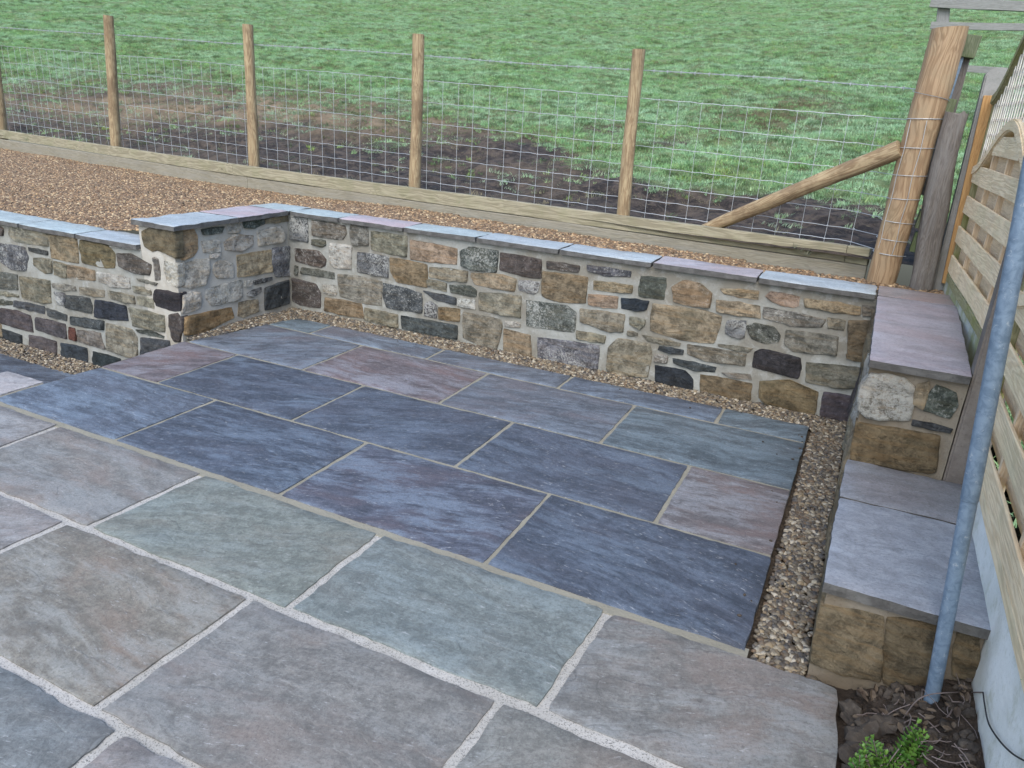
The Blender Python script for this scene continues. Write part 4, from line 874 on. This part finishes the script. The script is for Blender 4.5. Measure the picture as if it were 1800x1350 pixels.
def panel(y0, y1, dz, label):
    """lattice-topped slatted panel between y0 (near) and y1 (far)"""
    P_ = empty('slatted_fence', (xf((y0 + y1) / 2), (y0 + y1) / 2, 0.8 + dz), label, 'fence', 'slatted panels with arched lattice tops')
    L = y1 - y0; X = lambda y: xf(y)
    def ybox(name, ya, yb, z0, z1, off, th, mat, seed, rough=0.003, cuts=8):
        a = Vector((X(ya) + off, ya, 0)); b = Vector((X(yb) + off, yb, 0)); c = (a + b) / 2 + Vector((0, 0, (z0 + z1) / 2))
        return bevel_box(name, frame_of(c, b - a), ((b - a).length, th, z1 - z0), mat, P_, 0.003, rough, cuts, seed=seed)
    def vbox(name, y, w, z0, z1, off, th, mat, seed):
        c = Vector((X(y) + off, y, (z0 + z1) / 2)); fr = frame_of(c, (0, 0, 1), (1, 0, 0)); return bevel_box(name, fr, (z1 - z0, w, th), mat, P_, 0.002, 0.001, 6, seed=seed)
    H = lambda y: math.sin(math.pi * min(1, max(0, (y1 - y) / L))) ** 2
    top = lambda y: 1.735 + dz + 0.36 * H(y); arc = lambda y: 1.385 + dz + 0.225 * H(y)
    vbox('stile', y1 - 0.022, 0.044, 0.775 + dz, 1.72 + dz, 0.012, 0.040, M_moss, 1); vbox('stile', y0 + 0.022, 0.044, 0.775 + dz, 1.72 + dz, 0.012, 0.040, M_panel, 2)
    ybox('bottom_rail', y0 + .045, y1 - .045, 0.773 + dz, 0.812 + dz, 0.005, 0.040, M_moss if dz == 0 else M_panel, 3)
    zs = [0.825, 0.985, 1.142, 1.300, 1.449]
    for k_, z_ in enumerate(zs):
        ya, yb = y0 + 0.02, y1 - 0.035
        if k_ == 4:
            yb = y1 - L * 0.29; ya = y0 + L * 0.29
        ybox('slat', ya, yb, z_ + dz, z_ + 0.088 + dz, -0.012 + R.uniform(-.002, .002), 0.011, M_panel, 10 + k_ + dz * 9, 0.0035)
    for k_, z_ in enumerate([0.905, 1.063, 1.221, 1.379]):
        ybox('slat', y0 + 0.04, y1 - 0.04, z_ - 0.022 + dz, z_ + 0.108 + dz, 0.024, 0.011, M_panel_c, 20 + k_, 0.002)
    ybox('slat', y0 + L * .25, y1 - L * .25, 1.512 + dz, 1.575 + dz, 0.030, 0.011, M_panel_c, 26, 0.002)
    for k_ in range(1, 4):
        y = y1 - L * k_ / 4 - 0.03; vbox('batten', y, 0.030, 0.81 + dz, min(arc(y) - 0.03, 1.6 + dz), 0.009, 0.028, M_panel_c, 30 + k_)
    def curve(name, fn, mat, w=0.052, th=0.045, off=0.0, n_=36):
        V, Fc = [], []
        for k_ in range(n_ + 1):
            y = y0 + 0.03 + (L - 0.045) * k_ / n_; z = fn(y); x = X(y) + off
            for (dx, dz_) in ((-th / 2, 0), (th / 2, 0), (th / 2, -w), (-th / 2, -w)): V.append((x + dx, y, z + dz_))
        for k_ in range(n_):
            for j in range(4): Fc.append((k_ * 4 + j, k_ * 4 + (j + 1) % 4, k_ * 4 + 4 + (j + 1) % 4, k_ * 4 + 4 + j))
        Fc += [(3, 2, 1, 0), tuple(n_ * 4 + j for j in range(4))]
        mid = Vector((X((y0 + y1) / 2) + off, (y0 + y1) / 2, fn(y0)))
        o = add(name, V, Fc, mat, P_, frame=frame_of(mid, (X(y1) - X(y0), L, 0)))
        bm = bmesh.new(); bm.from_mesh(o.data); bmesh.ops.bevel(bm, geom=[e for e in bm.edges if e.calc_face_angle(0) > 1.2], offset=0.006, segments=2, affect='EDGES'); bm.to_mesh(o.data); bm.free()
        return o
    curve('top_rail', top, M_moss); curve('arched_rail', arc, M_panel, 0.05, 0.05)
    ys = frange(y0 + 0.06, y1 - 0.06, 0.064)
    for k_, y in enumerate(ys):
        z0_ = arc(y) - 0.02; z1_ = top(y) - 0.02
        if z1_ - z0_ > 0.05: vbox('trellis_strip', y, 0.020, z0_, z1_, -0.003, 0.005, M_trel, 50 + k_)
    zz = 1.40 + dz
    while zz < 2.04 + dz:
        yy = [y for y in frange(y0 + .04, y1 - .04, .01) if arc(y) - 0.02 < zz < top(y) - 0.02]
        runs = []; 
        for y in yy:
            if runs and y - runs[-1][1] < 0.015: runs[-1][1] = y
            else: runs.append([y, y])
        for a_, b_ in runs:
            if b_ - a_ > 0.06: ybox('trellis_strip', a_, b_, zz - 0.008, zz + 0.008, 0.003, 0.005, M_trel, 80, 0.0005, 4)
        zz += 0.070
    return P_
panel(1.10, 2.745, 0.0, 'slatted wooden fence panel with arched lattice top left of the metal pole')
panel(-0.90, 0.93, -0.325, 'slatted wooden fence panel at the far right edge, right of the metal pole')
bt0 = at_y(1664, 498, 2.775); bt1 = at_y(1739, 168, 2.775)
fr = frame_of((bt0 + bt1) / 2, bt1 - bt0, (0, 1, 0)); o = bevel_box('timber_batten', fr, ((bt1 - bt0).length + 0.0, 0.052, 0.03), M_batten, None, 0.003, 0.001, 8)
tag(o, 'new orange timber batten upright between concrete post and fence panel', 'batten')

# old post, old gate remains, far rail fence
op0 = at_z(1616, 510, 0.69) - Vector((0, 0, 0)); op1 = at_y(1688, 196, op0.y)
o = pole('old_post', op0 - (op1 - op0).normalized() * 0.3, op1, 0.058, 0.056, M_oldwood, None, seg=18, rings=30, wob=0.012, seed=2.2, oval=0.8)
for v_ in o.data.vertices:
    L_ = (op1 - op0).length + 0.3
    if v_.co.x > L_ - 0.06: v_.co.x += 0.035 * mn.noise(Vector((v_.co.y * 45, v_.co.z * 45, 3))) - 0.01
tag(o, 'dark weathered old gate post with rotten top beside the concrete post', 'post')
gate = empty('weathered_gate', (1.98, 3.05, 0.7), 'end of an old grey green timber gate seen between the two thick posts', 'gate')
def sbox(name, p0, p1, w, th, mat, parent, seed=0, zh=(0, 1, 0), bev=0.004):
    return bevel_box(name, frame_of((p0 + p1) / 2, p1 - p0, zh), ((p1 - p0).length, w, th), mat, parent, bev, 0.003, 8, seed=seed)
g0 = at_y(1664, 205, 3.02); g1 = at_y(1697, 82, 3.02); sbox('stile', g0 - (g1 - g0) * 1.2, g1, 0.075, 0.05, M_oldwood, gate, 3)
c_ = at_y(1699, 82, 2.97); sbox('block', c_ + Vector((0, 0, -0.055)), c_ + Vector((0.012, 0, 0.055)), 0.095, 0.09, M_greenw, gate, 4)
for (px_, py_, h_, w_) in ((1664, 193, 0.055, 0.055), (1648, 298, 0.05, 0.055), (1639, 325, 0.045, 0.05), (1619, 385, 0.05, 0.05), (1611, 425, 0.055, 0.055)):
    c_ = at_y(px_, py_, 2.86); sbox('rail_end', c_ + Vector((0, 0, -h_)), c_ + Vector((0.01, 0, h_)), w_, 0.10, M_greenw, gate, px_)
ms0 = at_y(1622, 320, 2.95); ms1 = at_y(1692, 98, 2.95); sbox('metal_strip', ms0 - (ms1 - ms0) * .8, ms1, 0.022, 0.008, M_galv, gate, 5, bev=0.001)
ms0 = at_y(1648, 300, 3.05); ms1 = at_y(1688, 130, 3.05); sbox('metal_strip', ms0 - (ms1 - ms0) * .5, ms1, 0.035, 0.006, M_galv, gate, 6, bev=0.001)
rf = empty('rail_fence', (1.9, 8.4, 2.0), 'old silvered post and rail fence in the field behind the corner post', 'fence')
YR = 8.4
pt = at_y(1668, -40, YR); pb_ = at_y(1655, 90, YR)
sbox('post', pb_ + (pb_ - pt) * 0.7, pt, 0.085, 0.14, M_rail, rf, 1, zh=(0, 1, 0)); c_ = Vector((-0.06, -0.02, 0)); sbox('post', pb_ + c_ + (pb_ - pt) * .7, pt + c_ + Vector((0, 0, .02)), 0.05, 0.10, M_rail, rf, 7)
for k_, (ya, yb, h_) in enumerate(((4, 12, 0.10), (45, 48, 0.075), (120, 132, 0.07))):
    a_ = at_y(1636 if k_ < 2 else 1690, ya, YR - 0.10); d_ = ray(2100, yb + (yb - ya) * 0.8); b_ = at_y(2200, yb + (yb - ya) * 2.2, YR - 0.5)
    bevel_box('rail', frame_of((a_ + b_) / 2, b_ - a_), ((b_ - a_).length, 0.045, h_), M_rail, rf, 0.004, 0.006, 16, seed=k_ * 7)

# ------------------------------------------------------------------ metal pole
pl = empty('metal_pole', (2.10, -0.06, 0.05), 'leaning galvanised steel pole rising from the soil bed at the right edge', 'pole')
A_ = at_y(1643, 1200, -0.05); B_ = at_y(1774, 510, -0.02); dr = (B_ - A_).normalized(); Cj = A_ + dr * ((at_y(1709, 880, -0.035) - A_).length)
def tube_obj(name, pts_r, mat, parent, seg=36):
    a = pts_r[0][0]; d = (pts_r[-1][0] - a).normalized(); fr = frame_of(a, d, (0, 1, 0)); V, Fc = [], []
    yv = Vector((fr[0][1], fr[1][1], fr[2][1])); zv = Vector((fr[0][2], fr[1][2], fr[2][2]))
    for p, r in pts_r:
        for j in range(seg): an = 2 * math.pi * j / seg; V.append(p + (yv * math.cos(an) + zv * math.sin(an)) * r)
    for i in range(len(pts_r) - 1):
        for j in range(seg): k = (j + 1) % seg; Fc.append((i * seg + j, i * seg + k, (i + 1) * seg + k, (i + 1) * seg + j))
    o = add(name, V, Fc, mat, parent, frame=fr, smooth=True); return o
tube_obj('lower_section', [(A_ - dr * 0.35, 0.0184), (A_, 0.0186), (Cj - dr * .001, 0.0189), (Cj + dr * .02, 0.0189)], M_galv, pl)
tube_obj('upper_section', [(Cj, .0186), (Cj + dr * .0005, 0.0199), (Cj + dr * .003, 0.0205), (Cj + dr * .05, 0.0206), (Cj + dr * 0.8, 0.0206), (Cj + dr * 1.7, 0.0206)], M_galv, pl)

# ------------------------------------------------------------------ planting bed at the bottom right
def bed_z(x, y): return -0.035 + 0.165 * min(1, max(0, (x - 1.90) / 0.28)) * (1 if y < 0.0 else 1) + 0.012 * mn.noise(Vector((x * 14, y * 14, 0))) + 0.008 * mn.noise(Vector((x * 40, y * 40, 0)))
soil = grid_mesh('soil_bed', frange(1.80, 2.215, 0.012), frange(-2.6, 0.04, 0.012), bed_z, M_soil); tag(soil, kind='structure')
def lumps(name, n_, smin, smax, mat, label, cat, seed, region, cols=None):
    rr = random.Random(seed); V, Fc = [], []
    for i in range(n_):
        x, y = region(rr); z = bed_z(x, y); s_ = rr.uniform(smin, smax); bm = bmesh.new(); bmesh.ops.create_icosphere(bm, subdivisions=2 if s_ > 0.03 else 1, radius=0.5)
        sc = Vector((rr.uniform(.7, 1.2), rr.uniform(.6, 1.1), rr.uniform(.4, .8))) * s_; rot = Matrix.Rotation(rr.uniform(0, 6.28), 3, 'Z') @ Matrix.Rotation(rr.uniform(-.5, .5), 3, 'X')
        base = len(V)
        for v_ in bm.verts:
            q = v_.co * (1 + 0.5 * mn.noise(v_.co * 3 + Vector((i * 3.3, 0, 0))) + 0.2 * mn.noise(v_.co * 8 + Vector((i, 0, 0)))); q = Vector((q.x * sc.x, q.y * sc.y, q.z * sc.z)); V.append(rot @ q + Vector((x, y, z + s_ * 0.12)))
        for f in bm.faces: Fc.append(tuple(base + v_.index for v_ in f.verts))
        bm.free()
    o = add(name, V, Fc, mat, None, frame=Matrix.Translation((0, 0, 0))); tag(o, label, cat, kind='stuff'); return o
M_rub = mat_mortar('rubble', (0.075, 0.062, 0.050), (0.045, 0.038, 0.032), (0.15, 0.13, 0.105), 6, 0.4)
lumps('rubble', 260, 0.012, 0.045, M_rub, 'broken stone and mortar crumbs on the dark soil of the bed', 'rubble', 5, lambda r: (r.uniform(1.91, 2.19), r.uniform(-0.75, 0.03)))
lumps('soil_crumbs', 1500, 0.004, 0.014, M_soil, 'dark crumbly soil in the bed beside the paving', 'soil', 6, lambda r: (r.uniform(1.90, 2.19), r.uniform(-0.75, 0.03)))
lumps('stone_chunks', 9, 0.06, 0.10, M_rub, 'larger pale broken stones lying at the left of the soil bed', 'rubble', 12, lambda r: (r.uniform(1.92, 2.0), r.uniform(-0.36, -0.06)))
t = NT('dry_leaf'); c = t.mix(t.map(t.noise(t.coords(False), 18, 3, 0.6), 0.35, 0.65), (0.045, 0.032, 0.024), (0.13, 0.10, 0.07)); M_leafd = t.done(c, 0.8, None, 0.3)
rr = random.Random(21); V, Fc = [], []
for i in range(190):
    x, y = rr.uniform(1.92, 2.18), rr.uniform(-0.7, 0.0); z = bed_z(x, y) + rr.uniform(0.008, 0.03); a_ = rr.uniform(0, 6.28); s_ = rr.uniform(0.008, 0.019); tl = Vector((rr.uniform(-.9, .9), rr.uniform(-.9, .9), 1)).normalized()
    u_ = Vector((math.cos(a_), math.sin(a_), 0)); u_ = (u_ - tl * u_.dot(tl)).normalized(); w_ = tl.cross(u_); b = len(V); c0 = Vector((x, y, z))
    prof = [(-1, 0), (-.6, .35), (0, .5), (.6, .32), (1, 0), (.6, -.32), (0, -.5), (-.6, -.35)]
    for (p, q) in prof: V.append(c0 + u_ * p * s_ + w_ * q * s_ + tl * (abs(q) * s_ * 0.7 + 0.2 * s_ * p * p))
    V.append(c0); Fc += [(b + k, b + (k + 1) % 8, b + 8) for k in range(8)]
o = add('leaf_litter', V, Fc, M_leafd, None, frame=Matrix.Translation((0, 0, 0))); tag(o, 'dead brown leaves scattered over the soil bed', 'leaves', kind='stuff')
t = NT('twig'); M_twig = t.done((0.17, 0.14, 0.13), 0.8, None, 0.3)
V, Fc = [], []
for i in range(55):
    x, y = rr.uniform(1.98, 2.17), rr.uniform(-0.5, -0.02); z = bed_z(x, y) + 0.02; a_ = rr.uniform(0, 6.28); L_ = rr.uniform(0.03, 0.10); p = Vector((x, y, z)); pts = [p]
    for k in range(5): a_ += rr.uniform(-.5, .5); p = p + Vector((math.cos(a_), math.sin(a_), rr.uniform(-.2, .35))) * L_ / 5; pts.append(p)
    pts = [Vector((min(q.x, 2.185), q.y, max(q.z, bed_z(q.x, q.y) + .003))) for q in pts]
    tube_verts(pts, rr.uniform(0.0008, 0.0018), 4, V, Fc)
o = add('twigs', V, Fc, M_twig, None, frame=Matrix.Translation((0, 0, 0))); tag(o, 'tangle of thin dry twigs on the soil by the concrete board', 'twigs', kind='stuff')
def bent(name, pxs, mat, r, label, cat, yy):
    pts = [at_y(a, b, c) if c is not None else at_x(a, b, 2.19) for a, b, c in pxs]
    sm = []
    for k in range(len(pts) - 1):
        for j in range(5):
            t_ = j / 5; p0 = pts[max(0, k - 1)]; p1 = pts[k]; p2 = pts[k + 1]; p3 = pts[min(len(pts) - 1, k + 2)]
            sm.append(0.5 * ((2 * p1) + (-p0 + p2) * t_ + (2 * p0 - 5 * p1 + 4 * p2 - p3) * t_ ** 2 + (-p0 + 3 * p1 - 3 * p2 + p3) * t_ ** 3))
    sm.append(pts[-1]); V, Fc = [], []; tube_verts(sm, r, 6, V, Fc); o = add(name, V, Fc, mat, None, smooth=True); tag(o, label, cat); return o
bent('bramble_stem', [(1584, 1268, -0.12), (1608, 1235, -0.12), (1630, 1222, -0.11), (1660, 1218, -0.11), (1700, 1217, None), (1728, 1217, None)], M_twig, 0.0017, 'thin pale bramble stem arching from the shrub past the foot of the pole', 'stem', 0)
t = NT('dark_stem'); M_dk = t.done((0.03, 0.03, 0.033), 0.6, None, 0.3)
bent('dark_stem', [(1728, 1217, None), (1731, 1240, None), (1738, 1272, None), (1757, 1302, None), (1780, 1325, None), (1806, 1340, None)], M_dk, 0.0021, 'thin dark trailing stem hanging down the pale concrete board', 'stem', 0)
bent('bramble_stem', [(1538, 1290, -0.16), (1548, 1268, -0.14), (1570, 1250, -0.12), (1600, 1238, -0.11)], M_twig, 0.0014, 'short thin curved stem left of the pole foot above the shrub', 'stem', 0)

# box shrub
t = NT('box_leaf'); oi_ = t.coords(False); n_ = t.noise(oi_, 30, 3, 0.6); c = t.mix(t.map(n_, 0.35, 0.65), (0.055, 0.15, 0.028), (0.15, 0.28, 0.05)); M_box = t.done(c, 0.42, None, 0.5)
t.b.inputs['Subsurface Weight'].default_value = 0.0
shrub = empty('box_shrub', (1.98, -0.36, 0.0), 'small bright green box shrub growing at the bottom edge of the soil bed', 'shrub')
rr = random.Random(33); LV, LF, SV, SF = [], [], [], []
tips = [(1612, 1272, -0.27), (1598, 1292, -0.28), (1622, 1290, -0.26), (1606, 1315, -0.27), (1535, 1300, -0.33), (1548, 1322, -0.33), (1520, 1318, -0.35), (1508, 1335, -0.36), (1562, 1338, -0.33), (1584, 1325, -0.31), (1632, 1318, -0.27), (1645, 1335, -0.28), (1600, 1345, -0.30), (1530, 1345, -0.36), (1500, 1352, -0.38), (1655, 1350, -0.29), (1570, 1360, -0.35), (1620, 1365, -0.30), (1545, 1375, -0.37), (1590, 1385, -0.35), (1510, 1380, -0.4), (1640, 1385, -0.31)]
root = Vector((1.985, -0.38, 0.0))
tips = tips + [(a + rr.uniform(-16, 16), b + rr.uniform(2, 26), y + rr.uniform(-.03, .03)) for (a, b, y) in tips for _ in (0, 1)]
for (a_, b_, y_) in tips:
    tip = at_y(a_, b_, y_); ctrl = root.lerp(tip, 0.5) + Vector((rr.uniform(-.02, .02), rr.uniform(-.02, .02), -0.01)); pts = [root, root.lerp(ctrl, 0.6), ctrl, tip]
    tube_verts(pts, 0.0016, 4, SV, SF); d = (tip - ctrl).normalized()
    for w in range(8):
        base = tip - d * (w * 0.011); side = rr.uniform(0, 6.28)
        for q in range(4 if w else 5):
            an = side + q * 1.57 + rr.uniform(-.3, .3); u_ = d.cross(Vector((0.3, 0.1, 1))).normalized(); v2 = d.cross(u_); out = (u_ * math.cos(an) + v2 * math.sin(an)) * (0.9 if w else 0.45) + d * (0.55 if w else 1.0); out.normalize()
            ln = rr.uniform(0.015, 0.021) * (0.75 if w < 2 else 1); wd = ln * 0.27; nn_ = out.cross(d); nn_ = nn_.normalized() if nn_.length > .01 else u_; up_ = nn_.cross(out)
            b = len(LV)
            for (p_, w_) in ((0, .15), (.3, .85), (.62, 1.0), (.88, .7), (1, .15)):
                LV.append(base + out * ln * p_ + nn_ * wd * w_ + up_ * 0.0012 * w_); LV.append(base + out * ln * p_ - up_ * 0.0004); LV.append(base + out * ln * p_ - nn_ * wd * w_ + up_ * 0.0012 * w_)
            for k in range(4): LF += [(b + 3 * k, b + 3 * k + 1, b + 3 * k + 4, b + 3 * k + 3), (b + 3 * k + 1, b + 3 * k + 2, b + 3 * k + 5, b + 3 * k + 4)]
o = add('foliage', LV, LF, M_box, shrub, smooth=True); tag(o, kind='stuff'); o = add('stems', SV, SF, M_twig, shrub, smooth=True); tag(o, kind='stuff')

# ------------------------------------------------------------------ grass
def clump(i, mat, n_, hmin, hmax, spread, lean, wd=0.0032):
    rr = random.Random(100 + i); V, Fc = [], []
    for k in range(n_):
        a_ = rr.uniform(0, 6.28); r_ = spread * math.sqrt(rr.random()); x, y = math.cos(a_) * r_, math.sin(a_) * r_; h = rr.uniform(hmin, hmax); w_ = rr.uniform(0.6, 1.3) * wd
        da = rr.uniform(0, 6.28); dd = Vector((math.cos(da), math.sin(da), 0)); sd_ = Vector((-dd.y, dd.x, 0)); ln = rr.uniform(0.2, 1.0) * lean; b = len(V)
        for (t_, ww) in ((0, 1), (0.5, 0.8), (1, 0.1)):
            p = Vector((x, y, -0.01)) + dd * (ln * h * t_ * t_ * 1.3) + Vector((0, 0, 1)) * h * (t_ - 0.35 * ln * t_ * t_); V.append(p - sd_ * w_ * ww); V.append(p + sd_ * w_ * ww)
        Fc += [(b, b + 1, b + 3, b + 2), (b + 2, b + 3, b + 5, b + 4)]
    me = bpy.data.meshes.new('tuft'); me.from_pydata(V, [], Fc); me.materials.append(mat); return bpy.data.objects.new('tuft', me)
def mat_grass(name, pal, var=0.5, rough=0.5):
    t = NT(name); oi = t.node('ShaderNodeObjectInfo'); r = t.node('ShaderNodeValToRGB'); els = r.color_ramp.elements
    els[0].color = pal[0] + (1,); els[1].color = pal[-1] + (1,)
    for i, c in enumerate(pal[1:-1]): e = els.new((i + 1) / (len(pal) - 1)); e.color = c + (1,)
    t.l.new(oi.outputs['Random'], r.inputs[0]); loc = oi.outputs['Location']
    big = t.noise(t.scale(loc, (1, 1.8, 1)), 1.1, 5, 0.65); mid = t.noise(t.scale(loc, (1, 2.2, 1)), 4.0, 4, 0.6)
    c = t.mix(t.math('MULTIPLY', t.map(big, 0.40, 0.62), 0.65), r.outputs[0], (0.47, 0.68, 0.46)); c = t.mix(t.math('MULTIPLY', t.map(mid, 0.51, 0.60), 0.85), c, (0.10, 0.165, 0.065))
    t.put(t.b.inputs['Base Color'], c); t.b.inputs['Roughness'].default_value = rough; t.b.inputs['Specular IOR Level'].default_value = 0.5
    tr = t.node('ShaderNodeBsdfTranslucent'); t.put(tr.inputs['Color'], c); mx = t.node('ShaderNodeMixShader'); mx.inputs[0].default_value = 0.3
    t.l.new(t.b.outputs[0], mx.inputs[1]); t.l.new(tr.outputs[0], mx.inputs[2]); t.l.new(mx.outputs[0], t.out.inputs['Surface']); return t.m
M_gr = mat_grass('meadow_grass', [(0.200, 0.380, 0.140), (0.290, 0.500, 0.200), (0.260, 0.490, 0.240), (0.380, 0.580, 0.240), (0.220, 0.410, 0.160), (0.340, 0.420, 0.190)])
M_gd = mat_grass('dry_grass', [(0.20, 0.165, 0.095), (0.27, 0.22, 0.13), (0.17, 0.16, 0.08), (0.12, 0.095, 0.06)])
M_gl = mat_grass('lime_grass', [(0.28, 0.40, 0.10), (0.34, 0.45, 0.13), (0.20, 0.33, 0.10)])
LG = make_lib('grass_tufts', [clump(i, M_gr, 46, 0.015, 0.052, 0.060, 1.0, 0.0026) for i in range(6)])
LGd = make_lib('dry_tufts', [clump(20 + i, M_gd, 36, 0.012, 0.045, 0.060, 1.2, 0.0024) for i in range(4)])
LGl = make_lib('lime_tufts', [clump(30 + i, M_gl, 30, 0.02, 0.06, 0.05, 0.9) for i in range(3)])
def grass_host(name, fn, coll, dens, smin, smax, seed, label, ymax=24.0):
    V, Fc, w = [], [], []; xs_ = frange(-34, 9, 0.2); us_ = frange(0.0, ymax, 0.2); n2 = len(xs_); keep = {}
    for j, u in enumerate(us_):
        for i, x in enumerate(xs_):
            y = line_y(min(max(x, -12), 6)) + 0.12 + u; z = field_z(x, y) - 0.004; V.append((x, y, z)); 
            a_, b_ = pix(Vector((x, y, z))); vis = -140 < a_ < 1950 and -220 < b_ < 620; w.append(fn(x, y, z) if vis else 0.0)
    for j in range(len(us_) - 1):
        for i in range(n2 - 1):
            q = (j * n2 + i, j * n2 + i + 1, (j + 1) * n2 + i + 1, (j + 1) * n2 + i)
            if max(w[k] for k in q) > 0.01: Fc.append(q)
    me = bpy.data.meshes.new(name); me.from_pydata(V, [], Fc); a = me.attributes.new('w', 'FLOAT', 'POINT'); a.data.foreach_set('value', w); me.materials.append(M_field)
    o = bpy.data.objects.new(name, me); COL.objects.link(o); m_ = o.modifiers.new('scatter', 'NODES'); m_.node_group = scatter_tree(name, coll, dens, smin, smax, seed, full_rot=False, dens_attr='w'); tag(o, label, 'grass', kind='stuff'); return o
grass_host('grass', lambda x, y, z: max(0.0, 1 - 1.25 * mud(x, y, z)) * (1 - 0.75 * dry(x, y, z)) * (1 - 0.8 * lime(x, y, z)) * min(1, 9 / max(4, y)), LG, 330, 0.6, 1.35, 11, 'short green meadow grass covering the sloping field', 40.0)
grass_host('dry_grass', lambda x, y, z: min(1.0, 0.06 + dry(x, y, z) * 1.1 + 0.25 * max(0, fbm(x, y, 1.3)) + 0.6 * math.exp(-((mud(x, y, z) - 0.5) / 0.25) ** 2)) * min(1, 9 / max(4, y)) * (1 - 0.72 * mud(x, y, z)), LGd, 260, 0.6, 1.5, 12, 'brown dead grass and thatch patches in the trampled field', 16)
grass_host('bright_grass', lambda x, y, z: lime(x, y, z) * min(1, 9 / max(4, y)) * (1 - .7 * mud(x, y, z)), LGl, 300, 0.6, 1.2, 13, 'bright yellow green grass patch beyond the netting', 18)
me = verge.data; m_ = verge.modifiers.new('scatter', 'NODES'); m_.node_group = scatter_tree('verge_grass', LG, 160, 0.8, 1.6, 14, full_rot=False)
jn = [n for n in m_.node_group.nodes if n.bl_idname == 'GeometryNodeJoinGeometry'][0]; gi_ = [n for n in m_.node_group.nodes if n.bl_idname == 'NodeGroupInput'][0]; m_.node_group.links.new(gi_.outputs[0], jn.inputs[0])

# a few pebbles kicked out of the gravel strips on to the flags
rr = random.Random(77); V, Fc = [], []
for i in range(26):
    if i < 14: x, y = rr.uniform(1.40, 1.60), rr.uniform(0.1, 2.0); x = 1.60 - (1.60 - x) * rr.random()
    else: x, y = rr.uniform(-1.8, 1.5), 2.05 - 0.12 * rr.random() ** 2
    s_ = rr.uniform(0.008, 0.016); bm = bmesh.new(); bmesh.ops.create_icosphere(bm, subdivisions=2, radius=0.5); b = len(V); a_ = rr.uniform(0, 3)
    for v_ in bm.verts:
        q = v_.co * (1 + 0.3 * mn.noise(v_.co * 2 + Vector((i * 5.1, 0, 0)))) * s_; V.append(Vector((x + q.x * math.cos(a_) - q.y * math.sin(a_) * 0.7, y + q.x * math.sin(a_) + q.y * math.cos(a_) * 0.7, s_ * 0.22 + q.z * 0.5)))
    for f in bm.faces: Fc.append(tuple(b + v_.index for v_ in f.verts))
    bm.free()
o = add('stray_pebbles', V, Fc, M_rub, None, frame=Matrix.Translation((0, 0, 0)), smooth=True); tag(o, 'few stray pebbles lying on the blue paving near its gravel edges', 'pebbles', kind='stuff')
